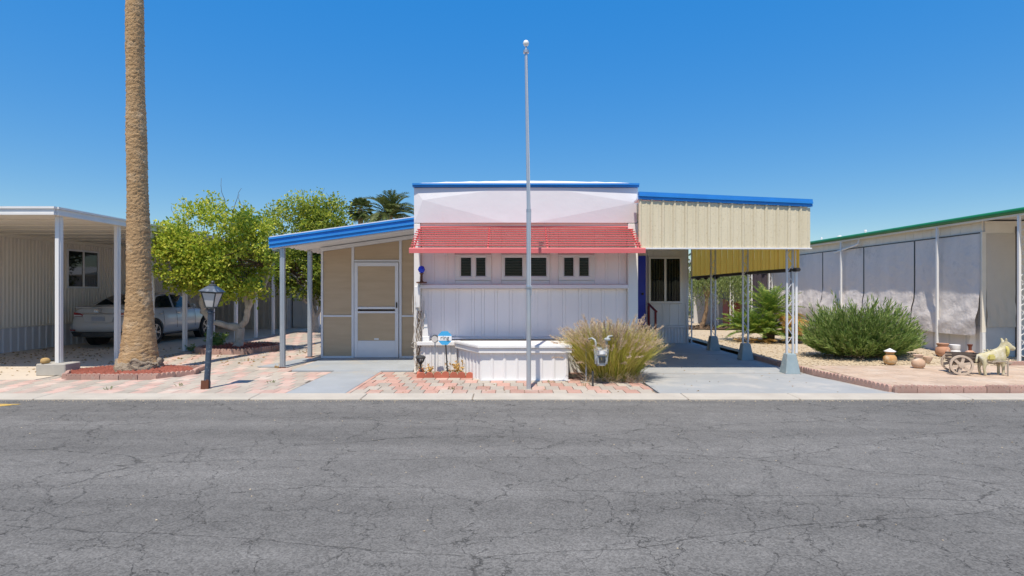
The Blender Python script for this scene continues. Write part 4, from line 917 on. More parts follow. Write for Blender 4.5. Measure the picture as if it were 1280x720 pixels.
# weeping tree
wx, wy = 7.2, 21.3; T = thing('weeping_tree', 'small weeping grey green tree on the gravel beyond the carport', 'tree', (wx, wy, .07))
q = MB(); q.tube([(wx-.15,wy,.05),(wx-.02,wy,.35),(wx+.08,wy,.8),(wx+.1,wy,1.6)], [.11,.085,.07,.05], 9); tp = [(wx-.4,wy,2.3),(wx+.5,wy-.1,2.4),(wx+.9,wy,2.2),(wx+.1,wy-.3,2.6)]; branches(q, (wx+.09,wy,1.2), tp, .05, .02, .1, 5, 6); q.build('trunk', 'bark', T, smooth=80)
P_, D_ = [], []
for _ in range(420):
    a = random.uniform(0, 6.283); rr = random.random()**.5*1.25; x, y = wx+.3+rr*math.cos(a)*1.05, wy+rr*math.sin(a)*.8; zt = 2.75-.5*rr**2+random.uniform(-.4,.2); ln = random.uniform(.4, 1.25)
    for k in range(26):
        u = k/26; P_.append((x+.1*rr*u*math.cos(a)+random.gauss(0,.05), y+random.gauss(0,.05), zt-ln*u)); D_.append((random.gauss(0,.6), random.gauss(0,.6), -.9))
V, F = leaves(np.array(P_), np.array(D_), .10, .026); raw('crown', V, F, 'olive', T)

# sago clump
sx, sy = 7.15, 16.2; T = thing('sago_palm', 'spiky green sago clump with brown dry fronds on gravel', 'plant', (sx, sy, .05))
q = MB(); q.tube([(sx+.15,sy,.04),(sx+.18,sy,.5),(sx+.2,sy,.82)], [.17,.15,.13], 10); q.build('stem', 'bark', T, smooth=80)
heads = [((sx+.2,sy,.85), 52, .95, 5, 85), ((sx-.42,sy-.25,.30), 34, .75, 5, 80), ((sx+.0,sy-.35,.35), 34, .75, 0, 80), ((sx-.55,sy+.3,.4), 24, .7, 10, 80), ((sx+.65,sy-.2,.2), 22, .6, 5, 75)]
q = MB()
for (b, n, L_, lo, hi) in heads:
    for i in range(n): pinnate(q, b, i*2.399, R(lo+(hi-lo)*(i/n)), L_*random.uniform(.85,1.1), R(random.uniform(25,70)), 20, .18, .030, .45, .010)
q.build('fronds', 'frond', T, recalc=False); q = MB()
for i in range(46): pinnate(q, (sx+.28,sy-.14,.78), random.uniform(-1.7,.5), R(random.uniform(-20,22)), random.uniform(.7,1.0), R(random.uniform(50,100)), 20, .17, .018, .1, .010)
for i in range(46): pinnate(q, (sx+random.uniform(-.8,.9),sy-.4+random.uniform(-.2,.2),.10), random.uniform(0,6.28), R(random.uniform(0,30)), random.uniform(.3,.45), R(60), 12, .12, .018, .2, .007)
for i in range(34): pinnate(q, (sx+.55,sy-.38,.62), random.uniform(-2.2,.9), R(random.uniform(-25,30)), random.uniform(.45,.75), R(random.uniform(60,110)), 18, .16, .028, .1, .010)
q.build('dry_fronds', 'frond_dry', T, recalc=False)

# rosemary-like shrub
bx, by = 7.45, 12.25; T = thing('shrub', 'large bushy green shrub of narrow upright leaves by the shade cloths', 'shrub', (bx, by, .06))
P_, D_ = [], []; q = MB()
for s in range(1150):
    a = random.uniform(0, 6.283); lean = random.random()**.5*1.42; ln = random.uniform(.6, 1.16 if s % 12 else 1.34)*(1.30-.20*lean)
    d = Vector((math.cos(a)*math.sin(lean)*.9, math.sin(a)*math.sin(lean)*.85, math.cos(lean))); sp_ = random.random(); b = Vector((bx+sp_*.5*math.cos(a), by+sp_*.45*math.sin(a), .08)); ln *= 1-.25*sp_; pts = []
    for k in range(7):
        u = k/6; p = b + d*ln*u + Vector((random.gauss(0,.015), random.gauss(0,.015), .10*u*u*lean)); p.z = max(p.z, .10+random.random()*.05); pts.append(p)
    if s % 4 == 0: q.tube(pts, [.006*(1-.7*k/6) for k in range(7)], 3, caps=False)
    for k in range(26):
        u = .30+.70*k/26; f = u*6; i = min(int(f),5); c = pts[i].lerp(pts[i+1], f-i); dr_ = (pts[i+1]-pts[i]).normalized(); v = dr_*1.0 + Vector((random.gauss(0,.33), random.gauss(0,.33), random.gauss(.12,.25)))
        P_.append(c); D_.append(v)
V, F = leaves(np.array([tuple(p) for p in P_]), np.array([tuple(p) for p in D_]), .135, .020); raw('foliage', V, F, 'shrub', T); q.build('stems', 'bark', T, recalc=False)

# fountain grass
gx, gy = 1.68, 9.62; T = thing('fountain_grass', 'big clump of fountain grass with tan pink plumes around the gas meter', 'grass clump', (gx, gy, 0))
def arc(b, a, lean, ln, bend, n):
    p = Vector(b); e = math.pi/2-lean; pts = [p.copy()]
    for k in range(n): p = p + Vector((math.cos(a)*math.cos(e), math.sin(a)*math.cos(e)*.85, math.sin(e)))*ln/n; e -= bend/n; p.z = max(p.z, .015); pts.append(p.copy())
    return pts
q = MB()
for s in range(5600):
    a = random.uniform(0, 6.283); rr = random.random()**.5*.42; b = (gx+rr*math.cos(a), gy+rr*math.sin(a)*.75, .0); a2 = a+random.gauss(0,.5)
    lean = .02+rr/.42*.43+random.gauss(0,.14); pts = arc(b, a2, lean, random.uniform(.5,1.0), random.uniform(.1,.8), 5); w0 = random.uniform(.003,.0065); sd = Vector((math.sin(a2+random.gauss(0,.6)), -math.cos(a2+random.gauss(0,.6)), 0))
    vs = []
    for k, p in enumerate(pts): ww = w0*(1-.85*(k/5)**2); vs += [p-sd*ww, p+sd*ww]
    q.add(vs, [(2*k,2*k+1,2*k+3,2*k+2) for k in range(5)])
q.build('blades', 'grass_blade', T, recalc=False)
q = MB(); P_, D_ = [], []
for s in range(340):
    a = random.uniform(0, 6.283); rr = random.random()**.5*.36; b = (gx+rr*math.cos(a), gy+rr*math.sin(a)*.8, .02); a2 = a+random.gauss(0,.4)
    lean = random.random()**.8*(.64 if random.random() < .85 else .95); ln = random.uniform(.70, 1.08)*(1.0-.10*max(0, lean-.8)) ; pts = arc(b, a2, lean*.85, ln, .25+lean*.75, 10)
    q.tube(pts[:8], .0016, 3, caps=False)
    for k in range(64):
        u = .76+.24*random.random(); f = u*10; i = min(int(f),9); c = pts[i].lerp(pts[i+1], f-i); d = (pts[i+1]-pts[i]).normalized(); P_.append(tuple(c)); D_.append(tuple(d*.95+Vector((random.gauss(0,.35), random.gauss(0,.35), random.gauss(0,.35)))))
q.build('stalks', 'grass_blade', T, recalc=False); V, F = leaves(np.array(P_), np.array(D_), .05, .0065); raw('plumes', V, F, 'plume', T)
q = MB()
for s in range(420):   # dead straw at the foot
    a = random.uniform(0, 6.283); b = (gx+random.uniform(-.5,.5), gy-.28+random.uniform(-.14,.2), .008); pts = arc(b, random.uniform(3.4,6.0), random.uniform(.6,1.4), random.uniform(.12,.30), .6, 3); sd = Vector((.003,.002,0)); vs = []
    for p in pts: vs += [p-sd, p+sd]
    q.add(vs, [(2*k,2*k+1,2*k+3,2*k+2) for k in range(3)])
q.build('straw', 'plume', T, recalc=False)
# weeds
def weed(label, x, y, h, n, mat='shrub', z=.004):
    T = thing('weed', label, 'weed', (x, y, z)); P_, D_ = [], []; q = MB()
    for s in range(n):
        a = random.uniform(0, 6.283); d = Vector((math.cos(a)*.6, math.sin(a)*.6, random.uniform(.4,1.2))).normalized(); b = Vector((x+random.gauss(0,.03), y+random.gauss(0,.03), z)); e = b+d*h*random.uniform(.5,1); q.tube([b, e], .003, 3)
        for k in range(10): P_.append(tuple(b.lerp(e, .2+.8*k/10))); D_.append((random.gauss(0,1), random.gauss(0,1), random.gauss(.4,.5)))
    V, F = leaves(np.array(P_), np.array(D_), h*.22, h*.09); raw('leaves', V, F, mat, T); q.build('stems', mat, T, recalc=False)
weed('small green weed at the foot of a white carport post', -7.93, 14.02, .22, 14); weed('leafy green plant growing in front of the grey shed', -7.85, 15.1, .5, 40); weed('low green plant beside the citrus tree ring', -7.55, 14.6, .3, 26)
weed('tiny dry weed at the foot of a grey porch post', -4.52, 10.98, .09, 8, 'frond_dry'); weed('scraggly dry plant behind the red scalloped bricks', -.95, 10.05, .32, 9, 'frond_dry', .02); weed('dry twiggy plant by the white corner post', -1.45, 10.08, .25, 8, 'frond_dry', .02)
# litter
P_ = []; D_ = []
for _ in range(420):
    x, y = random.uniform(-12, -8.2), random.uniform(9.9, 14.8); P_.append((x,y,.008)); D_.append((random.gauss(0,1),random.gauss(0,1),.06))
for _ in range(240):
    x, y = random.uniform(-8, -4.9), random.uniform(11.2, 16); P_.append((x,y,.012)); D_.append((random.gauss(0,1),random.gauss(0,1),.08))
V, F = leaves(np.array(P_), np.array(D_), .06, .03); o = raw('leaf_litter', V, F, 'litter'); o['kind'] = 'stuff'; tag(o, 'dry fallen leaves scattered on the carport floor', 'leaves')
P_, D_ = [], []
for _ in range(70): P_.append((random.uniform(1.9,5.2), random.uniform(8.3,13), .011)); D_.append((random.gauss(0,1),random.gauss(0,1),.08))
for _ in range(60): P_.append((random.uniform(-2.3,2.1), random.uniform(8.3,9.3), .011)); D_.append((random.gauss(0,1),random.gauss(0,1),.08))
V, F = leaves(np.array(P_), np.array(D_), .035, .012); o = raw('leaf_litter', V, F, 'litter'); o['kind'] = 'stuff'; tag(o, 'dry leaf scraps on the driveway and pavers', 'leaves')

# ------------------------------------------------------------------ parked car
T = thing('parked_car', 'silver grey saloon parked tail out under the beige carport', 'car', (0, 0, 0))
rings = [(.03,.60,.36,.90,1.045),(.10,.79,.33,.92,1.065),(.34,.845,.28,.935,1.085),(.9,.86,.22,.95,1.075),(1.6,.865,.20,.95,1.0),(2.6,.865,.20,.94,.99),(3.3,.86,.20,.925,.975),(3.9,.845,.22,.87,.90),(4.35,.75,.26,.76,.79),(4.52,.52,.32,.66,.70)]
V = []; M = 8
for k, (y, w_, zb, zl, zd) in enumerate(rings):
    half = [(0, zb), (w_*.86, zb), (w_*.975, zb+.09), (w_, .58), (w_*.965 if k < 8 else w_, .80 if k < 7 else zl-.06), (w_*.935, zl), (w_*.86, zd-.02), (0, zd)]
    for j, (x, z) in enumerate(half):
        yo = 0
        if k < 2: yo = {0:.10,1:.08,2:.0,3:-.035,4:.05,5:.075,6:.06,7:.02}[j]*(1 if k == 0 else .8)
        V.append((x, y+yo, z))
n = len(V); VV = V + [(-x, y, z) for x, y, z in V]; F = []
for k in range(len(rings)-1):
    for j in range(M-1):
        a, b = k*M+j, (k+1)*M+j; F.append((a, a+1, b+1, b)); F.append((n+a+1, n+a, n+b, n+b+1))
for k in (0, len(rings)-1):
    for j in range(M-1): a = k*M+j; F.append((a, n+a, n+a+1, a+1))
me = bpy.data.meshes.new('body'); me.from_pydata(VV, [], F); bm = bmesh.new(); bm.from_mesh(me); bmesh.ops.remove_doubles(bm, verts=bm.verts[:], dist=.0005); bmesh.ops.recalc_face_normals(bm, faces=bm.faces[:]); bm.to_mesh(me); bm.free()
tmp = bpy.data.objects.new('tmp', me); COL.objects.link(tmp); md = tmp.modifiers.new('s', 'SUBSURF'); md.levels = 2; md.render_levels = 2
RWY, FWY, WR = 1.03, 3.66, .335
cuts = []
for yw in (RWY, FWY):
    for s in (-1, 1):
        cq = MB().lathe([(.395,-.16),(.395,.30)], (s*.86, yw, .345), 36, 'x'); cm = bpy.data.meshes.new('c'); cm.from_pydata(cq.v, [], cq.f); bm = bmesh.new(); bm.from_mesh(cm); bmesh.ops.recalc_face_normals(bm, faces=bm.faces[:]); bm.to_mesh(cm); bm.free()
        co = bpy.data.objects.new('cut', cm); COL.objects.link(co); cuts.append(co); b_ = tmp.modifiers.new('b', 'BOOLEAN'); b_.operation = 'DIFFERENCE'; b_.object = co; b_.solver = 'EXACT'
me2 = evaluated(tmp)
for o in cuts+[tmp]: bpy.data.objects.remove(o)
body = link('body', me2, 'car_silver', T, smooth=38)
# cabin
gr = [(.52,.74,1.055,.60,1.07),(.95,.775,1.0,.585,1.255),(1.38,.80,.97,.57,1.395),(2.0,.81,.955,.57,1.445),(2.5,.80,.95,.56,1.425),(2.95,.785,.95,.58,1.235),(3.38,.74,.965,.60,.985)]
V = []
for (y, wb, zb, wr, zr) in gr: V += [(wb, y, zb-.03), (wr+.05+(.02), y, max(zr-.055, zb-.02)), (wr*.82, y, zr-.006), (0, y, zr+.006)]
n = len(V); VV = V+[(-x,y,z) for x,y,z in V]; F = []
for k in range(len(gr)-1):
    for j in range(3): a, b = k*4+j, (k+1)*4+j; F += [(a,a+1,b+1,b), (n+a+1,n+a,n+b,n+b+1)]
me = bpy.data.meshes.new('cabin'); me.from_pydata(VV, [], F); bm = bmesh.new(); bm.from_mesh(me); bmesh.ops.remove_doubles(bm, verts=bm.verts[:], dist=.0005); bmesh.ops.recalc_face_normals(bm, faces=bm.faces[:]); bm.to_mesh(me); bm.free()
link('cabin', me, 'car_silver', T, smooth=50)
def gint(y, j):
    ys = [g[0] for g in gr]; k = max(i for i in range(len(ys)-1) if ys[i] <= y); t = (y-ys[k])/(ys[k+1]-ys[k]); return Vector(V[k*4+j]).lerp(Vector(V[(k+1)*4+j]), t)
def glass(name, ys, f0, f1, side, off=.008):
    vs = []
    for y in ys:
        a, b = gint(y, 0), gint(y, 1); 
        for v in (f0(y), f1(y)): p = a.lerp(b, v); vs.append((side*(p.x+off), p.y, p.z+.002))
    return raw(name, vs, [(2*i,2*i+1,2*i+3,2*i+2) for i in range(len(ys)-1)], 'car_glass', T, smooth=180)
for s in (-1, 1):
    glass('side_window', np.linspace(1.12, 1.92, 8), lambda y: .17, lambda y: .17+.80*min(1, (y-1.02)/.35), s); glass('side_window', np.linspace(2.0, 2.92, 8), lambda y: .17, lambda y: .97-.70*max(0,(y-2.62)/.45), s)
    MB().tube([(s*(gint(y,0).lerp(gint(y,1),.13).x+.008), y, gint(y,0).lerp(gint(y,1),.13).z) for y in np.linspace(.98,2.95,8)], .008, 5).build('window_trim', 'chrome', T)
vs = []
for y in np.linspace(.60, 1.30, 6):
    for u in (-.92, -.4, 0, .4, .92): b = gint(y, 2); c = gint(y, 3); x = b.x*u*1.08; z = c.z+(b.z-c.z)*abs(u)**2; vs.append((x, y-.006, z+.010))
raw('rear_window', vs, [(5*i+j,5*i+j+1,5*i+j+6,5*i+j+5) for i in range(5) for j in range(4)], 'car_glass', T, smooth=180)
vs = []
for y in np.linspace(2.60, 3.32, 6):
    for u in (-.95, -.4, 0, .4, .95): b = gint(y, 2); c = gint(y, 3); vs.append((b.x*u*1.05, y+.006, c.z+(b.z-c.z)*abs(u)**2+.010))
raw('windscreen', vs, [(5*i+j,5*i+j+1,5*i+j+6,5*i+j+5) for i in range(5) for j in range(4)], 'car_glass', T, smooth=180)
MB().tube([(0,1.45,1.45),(0,1.52,1.475),(0,1.60,1.452)], [.02,.012,.02], 6).build('antenna', 'car_silver', T)
# trunk lid lip, plate well, lamps, bumper
MB().hexa([(-.66,.075,1.02),(.66,.075,1.02),(.64,.20,1.06),(-.64,.20,1.06)],[(-.66,.06,1.055),(.66,.06,1.055),(.64,.20,1.085),(-.64,.20,1.085)]).build('boot_lip', 'car_silver', T, bevel=.01)
MB().prism([(-.42,.035,.87),(.42,.035,.87),(.36,.025,.68),(.30,.02,.655),(-.30,.02,.655),(-.36,.025,.68)], (0,-.012,0)).build('plate_recess', 'car_silver', T, bevel=.004)
MB().box(-.17,.17,.004,.014,.70,.82).build('licence_plate', 'plate', T, bevel=.003)
MB().box(-.45,.45,.015,.045,.885,.905).build('chrome_strip', 'chrome', T, bevel=.004)
em = MB()
def ell(cx, cz, a, b, r=.007): em.tube([(cx+a*math.cos(t), .012, cz+b*math.sin(t)) for t in np.linspace(0, 2*math.pi, 21)], r, 5)
ell(0,.965,.085,.055); ell(0,.965,.03,.05); ell(0,.99,.058,.022); em.build('emblem', 'chrome', T)
for s in (-1, 1):
    lp = MB().hexa([(s*.40,.035,.82),(s*.70,.105,.82),(s*.845,.33,.84),(s*.50,.2,.84)],[(s*.40,.045,.885),(s*.70,.095,.925),(s*.825,.33,.93),(s*.5,.2,.90)]).build('tail_lamp', 'tail_red', T, bevel=.008)
    MB().hexa([(s*.45,.028,.835),(s*.68,.080,.835),(s*.68,.09,.835),(s*.45,.04,.835)],[(s*.45,.03,.855),(s*.68,.08,.855),(s*.68,.09,.855),(s*.45,.04,.855)]).build('reverse_lens', 'sign_white', lp)
    MB().obox((s*.70,.055,.46),(.17,.03,.035),(0,0,s*.35)).build('reflector', 'tail_red', T, bevel=.005)
    mr = MB().hexa([(s*.84,2.72,.98),(s*1.0,2.70,.99),(s*1.0,2.80,.99),(s*.84,2.86,.98)],[(s*.84,2.72,1.09),(s*.98,2.70,1.10),(s*.98,2.79,1.09),(s*.84,2.84,1.08)]).build('wing_mirror', 'car_silver', T, bevel=.02, segs=2)
    for yy in (1.28, 2.12): MB().obox((s*.862,yy,.845),(.022,.16,.026)).build('door_handle', 'chrome', T, bevel=.006)
    for yy in (1.42, 2.04, 3.0):
        MB().tube([(s*.868,yy,.42),(s*.873,yy,.60),(s*.848,yy,.82),(s*.822,yy,.93)], .004, 4).build('door_seam', 'car_black', T)
    MB().box(min(s*.80,s*.862), max(s*.80,s*.862), 1.42, 3.26, .235, .275).build('sill', 'car_black', T, bevel=.008)
MB().hexa([(-.66,.03,.30),(.66,.03,.30),(.62,.3,.26),(-.62,.3,.26)],[(-.745,.03,.415),(.745,.03,.415),(.7,.3,.42),(-.7,.3,.42)]).build('bumper_valance', 'car_black', T, bevel=.015)
MB().hexa([(-.45,-.01,.29),(.45,-.01,.29),(.42,.2,.25),(-.42,.2,.25)],[(-.40,-.005,.40),(.40,-.005,.40),(.4,.2,.40),(-.4,.2,.40)]).build('diffuser', 'dark_grey', T, bevel=.012)
for yw in (RWY, FWY):
    for s in (-1, 1):
        w0 = MB().lathe([(.21,-.10),(.30,-.105),(.328,-.085),(.335,-.03),(.335,.03),(.328,.085),(.30,.105),(.21,.10)], (s*.755, yw, .337), 40, 'x').build('wheel', 'tyre', T, smooth=35)
        rm = MB(); X0 = s*.855
        rm.lathe([(.225,-.02),(.225,.006),(.205,.006),(.200,-.02)], (X0, yw, .337), 36, 'x', False); rm.lathe([(.05,-.02),(.05,.004),(.02,.008)], (X0, yw, .337), 16, 'x')
        for k in range(5):
            for dlt in (-.13, .13): a = 2*math.pi*k/5+dlt; rm.obox((X0-s*.006, yw+.125*math.cos(a), .337+.125*math.sin(a)), (.018,.17,.026), (a,0,0))
        rm.build('rim', 'rim', w0); MB().lathe([(.20,-.01),(.20,.0)], (s*.835, yw, .337), 30, 'x').build('brake_disc', 'car_black', w0)
        MB().lathe([(.385,-.10),(.385,.10)], (s*.72, yw, .345), 30, 'x').build('wheel_arch', 'car_black', T)
T.location = (-10.74, 14.75, .004)

# ------------------------------------------------------------------ small things
# lamp post, leaning
T = thing('lamp_post', 'leaning worn blue black lamp post with frosted lantern at the kerb', 'lamp post', (0, 0, 0))
MB().lathe([(.052,0),(.052,.10),(.043,.14),(.042,1.15),(.05,1.155),(.05,1.17),(.036,1.18),(.036,1.21),(.055,1.235),(.03,1.245)], n=16).build('post', 'lamp_blue', T, smooth=30)
q = MB(); q.box(-.06,.06,-.06,-.045,0,.13); q.box(-.06,-.045,-.044,.05,0,.11); q.box(.02,.056,-.066,-.061,0,.15); q.build('rusted_foot', 'rust', T)
z0, z1, a0, a1 = 1.245, 1.47, .058, .108
q = MB()
for sx in (-1,1):
    for sy in (-1,1): q.tube([(sx*a0,sy*a0,z0),(sx*a1,sy*a1,z1)], .010, 5)
q.box(-a0-.012,a0+.012,-a0-.012,a0+.012,z0-.012,z0+.006)
for s in (-1,1): q.box(-a1-.01,a1+.01,s*a1-.01,s*a1+.01,z1-.008,z1+.01); q.box(s*a1-.01,s*a1+.01,-a1+.0105,a1-.0105,z1-.008,z1+.01)
fr = q.build('lantern_frame', 'dark_grey', T)
for k in range(4):
    m = Matrix.Rotation(k*math.pi/2, 3, 'Z'); pp = [m @ Vector(p) for p in ((-a0+.008,-a0,z0+.008),(a0-.008,-a0,z0+.008),(a1-.012,-a1+.002,z1-.01),(-a1+.012,-a1+.002,z1-.01))]
    nrm = m @ Vector((0,.004,0)); MB().hexa(pp, [p+nrm for p in pp]).build('glass_panel', 'lamp_glass', fr)
q = MB(); q.hexa([(-.145,-.145,z1+.011),(.145,-.145,z1+.011),(.145,.145,z1+.011),(-.145,.145,z1+.011)],[(-.05,-.05,z1+.10),(.05,-.05,z1+.10),(.05,.05,z1+.10),(-.05,.05,z1+.10)]); cp = q.build('cap', 'lamp_blue', T, bevel=.006)
MB().lathe([(.055,0),(.05,.018),(.02,.03),(.02,.045),(.028,.055),(.02,.07),(.004,.08)], (0,0,z1+.101), 12).build('finial', 'dark_grey', cp, smooth=40)
T.scale = (1,1,1); T.location = (-4.66, 8.68, .002); T.rotation_euler = (R(1), R(3.8), R(16)); T.rotation_euler = (R(.5), R(3.6), 0)
# flagpole
T = thing('flagpole', 'slim grey metal flagpole with ball finial in front of the home', 'flagpole', (.255, 8.68, 0))
MB().lathe([(.036,0),(.036,2.72)], (.255,8.68,.0), 16).build('lower_tube', 'flag_alu', T, smooth=40)
MB().tube([(.255,8.68,2.70),(.215,8.68,5.12)], [.030,.024], 14).build('upper_tube', 'flag_alu', T, smooth=40)
MB().lathe([(.040,1.52),(.044,1.535),(.044,1.565),(.040,1.58)], (.255,8.68,0), 14).build('collar', 'galv', T, smooth=40); MB().obox((.29,8.665,1.50),(.02,.05,.14)).build('cleat', 'galv', T, bevel=.005)
MB().lathe([(.038,2.69),(.038,2.74)], (.255,8.68,0), 14).build('joint_sleeve', 'galv', T, smooth=40)
MB().lathe([(.024,0),(.045,.01),(.045,.05),(.02,.06),(.012,.12)], (.215,8.68,5.11), 12).build('truck', 'galv', T, smooth=40)
MB().lathe([(.008,-.05),(.032,-.036),(.048,0),(.032,.036),(.006,.05)], (.214,8.68,5.27), 16).build('ball', 'sign_white', T, smooth=80)
MB().tube([(.225,8.64,5.08),(.27,8.635,3.2),(.285,8.64,1.56)], .003, 4).build('halyard', 'sign_white', T)
# yard sign
T = thing('yard_sign', 'blue octagonal security sign reading ring on a dark stake', 'sign', (-1.15, 9.88, .02)); sx_, sy_, sz_ = -1.165, 9.86, .675
oc = lambda r, y: [(sx_+r*math.cos(R(22.5+45*k)), y, sz_+r*math.sin(R(22.5+45*k))) for k in range(8)]
MB().prism(oc(.128, sy_), (0,.008,0)).build('plate', 'sign_blue', T)
MB().prism([(sx_-.1185,sy_-.0035,sz_-.045),(sx_+.1185,sy_-.0035,sz_-.045),(sx_+.1185,sy_-.0035,sz_+.035),(sx_-.1185,sy_-.0035,sz_+.035)], (0,.003,0)).build('white_band', 'sign_white', T)
cu = bpy.data.curves.new('lettering', 'FONT'); cu.body = 'ring'; cu.size = .10; cu.align_x = 'CENTER'; cu.extrude = .0008
tmp = bpy.data.objects.new('tmp', cu); COL.objects.link(tmp); me = evaluated(tmp); bpy.data.objects.remove(tmp)
lt = link('lettering', me, 'ink', T); lt.location = (sx_+1.15, sy_-.006-9.88, sz_-.028-.02); lt.rotation_euler = (R(90),0,0)
MB().tube([(sx_+.045,9.9,.02),(sx_+.008,9.88,.66)], .013, 8).build('stake', 'dark_grey', T, smooth=40)
# solar lights and corner ornaments
T = thing('garden_light', 'dark fluted solar garden light at the corner of the red edging', 'garden light', (-1.575, 9.86, .01))
MB().tube([(-1.575,9.86,.01),(-1.585,9.86,.22)], .012, 8).build('stake', 'dark_grey', T); q = MB()
for k in range(10): a = 2*math.pi*k/10; q.tube([(-1.585,9.86,.20),(-1.585+.05*math.cos(a),9.86+.05*math.sin(a),.27),(-1.585+.075*math.cos(a),9.86+.075*math.sin(a),.33)], .007, 4)
q.build('cage', 'dark_grey', T); MB().lathe([(.085,.325),(.092,.345),(.06,.37),(.01,.378)], (-1.585,9.86,0), 14).build('cap', 'dark_grey', T, smooth=40)
T = thing('spot_light', 'small dark round spotlight on stake behind the blue sign', 'spotlight', (-1.36, 10.05, .02))
MB().tube([(-1.36,10.05,.02),(-1.36,10.05,.60)], .010, 8).build('stake', 'galv', T); MB().lathe([(.03,-.05),(.062,-.035),(.07,.02),(.05,.05),(.015,.06)], (-1.36,10.05,.645), 16, 'y').build('lamp_head', 'dark_grey', T, smooth=40); MB().lathe([(.055,0),(.05,.004)], (-1.36,9.994,.645), 16, 'y').build('lens', 'lamp_glass', T)
T = thing('gazing_ball', 'blue glass ball on rusty bracket at the home corner', 'ornament', (-1.665, 10.47, 1.62))
MB().lathe([(.01,-.068),(.045,-.052),(.068,0),(.045,.052),(.01,.068)], (-1.665,10.47,1.885), 20).build('ball', 'blue_glass', T, smooth=180); MB().lathe([(.04,1.66),(.022,1.68),(.02,1.79),(.045,1.815)], (-1.665,10.47,0), 12).build('holder', 'rust', T, smooth=40); MB().box(-1.75,-1.58,10.40,10.555,1.635,1.658).build('bracket', 'rust', T)
T = thing('obelisk', 'narrow white wooden obelisk standing on the home skirt ledge', 'ornament', (-1.585, 10.44, .573))
MB().hexa([(-1.66,10.37,.574),(-1.51,10.37,.574),(-1.51,10.51,.574),(-1.66,10.51,.574)],[(-1.655,10.375,.66),(-1.515,10.375,.66),(-1.515,10.505,.66),(-1.655,10.505,.66)]).build('plinth', 'white_paint', T, bevel=.006); MB().hexa([(-1.64,10.39,.661),(-1.53,10.39,.661),(-1.53,10.49,.661),(-1.64,10.49,.661)],[(-1.595,10.43,1.13),(-1.575,10.43,1.13),(-1.575,10.45,1.13),(-1.595,10.45,1.13)]).build('spire', 'white_paint', T)
T = thing('dead_vine', 'dead grey vine climbing the white corner post of the home', 'vine', (-1.72, 10.3, 0)); q = MB()
for s in range(9):
    x = -1.72+random.uniform(-.05,.06); y = 10.42+random.uniform(-.06,.06); pts = [(x-.02, 10.25, .01)]
    for k in range(1, 12): x += random.uniform(-.03,.035); pts.append((min(max(x,-1.83),-1.62), y+random.uniform(-.03,.03), .01+k*random.uniform(.11,.135)))
    q.tube(pts, [.010*(1-.06*k) for k in range(12)], 5)
for s in range(26): z = random.uniform(.1,1.2); x = -1.72+random.uniform(-.08,.1); q.tube([(x,10.36,z),(x+random.uniform(-.12,.12),10.33+random.uniform(-.06,.03),z+random.uniform(-.08,.14))], .0045, 4)
q.build('stems', 'bark_white', T)
q = MB()
for s in range(5):
    pts = []; x = -1.70; 
    for k in range(10): pts.append((x+.035*math.sin(k*1.3+s), 10.30+.02*math.cos(k+s), .05+k*.12)); x += random.uniform(-.008,.012)
    q.tube(pts, .005, 5)
q.build('dark_stems', 'twig', T)
T = thing('conduit', 'white conduit and meter box on the home corner post', 'conduit', (-1.76, 10.53, .6))
MB().box(-1.80,-1.70,10.50,10.556,1.18,1.58).build('box', 'white_paint', T, bevel=.008); MB().tube([(-1.775,10.535,.01),(-1.775,10.535,1.18)], .018, 8).build('pipe', 'white_paint', T)
# gas meter
mx_, my_ = 1.42, 9.0; T = thing('gas_meter', 'grey gas meter on pipes standing in the fountain grass', 'gas meter', (mx_, my_, 0))
bd = MB().hexa([(mx_-.095,my_,.30),(mx_+.095,my_,.30),(mx_+.095,my_+.12,.30),(mx_-.095,my_+.12,.30)],[(mx_-.12,my_-.01,.60),(mx_+.12,my_-.01,.60),(mx_+.12,my_+.13,.60),(mx_-.12,my_+.13,.60)]).build('body', 'meter_grey', T, bevel=.03, segs=3)
MB().lathe([(.085,-.03),(.098,-.01),(.098,.05)], (mx_,my_+.0,.40), 20, 'y').build('diaphragm', 'meter_grey', T, smooth=40)
MB().box(mx_-.075,mx_+.075,my_-.05,my_-.012,.475,.565).build('index_box', 'lamp_glass', T, bevel=.008); MB().box(mx_-.045,mx_+.045,my_-.055,my_-.051,.495,.545).build('dial', 'sign_white', T); MB().box(mx_-.05,mx_+.05,my_-.045,my_-.032,.36,.455).build('dark_window', 'dark_grey', T)
q = MB(); q.tube([(mx_-.085,my_+.06,.60),(mx_-.085,my_+.06,.67),(mx_-.10,my_+.07,.71),(mx_-.14,my_+.10,.735),(mx_-.18,my_+.16,.72),(mx_-.20,my_+.24,.66),(mx_-.20,my_+.34,.55),(mx_-.20,my_+.36,.0)], .016, 8); q.build('inlet_pipe', 'meter_grey', T, smooth=50)
q = MB(); q.tube([(mx_+.085,my_+.06,.60),(mx_+.085,my_+.06,.72),(mx_+.12,my_+.08,.76),(mx_+.2,my_+.2,.76)], .020, 8); q.build('outlet_pipe', 'meter_grey', T, smooth=50); MB().lathe([(.03,0),(.055,.01),(.055,.03),(.03,.045)], (mx_+.095,my_+.06,.70), 14).build('regulator', 'meter_grey', T, smooth=40)
MB().tube([(mx_-.16,my_-.12,.004),(mx_-.16,my_-.12,.24)], .016, 8).build('bollard', 'dark_grey', T)

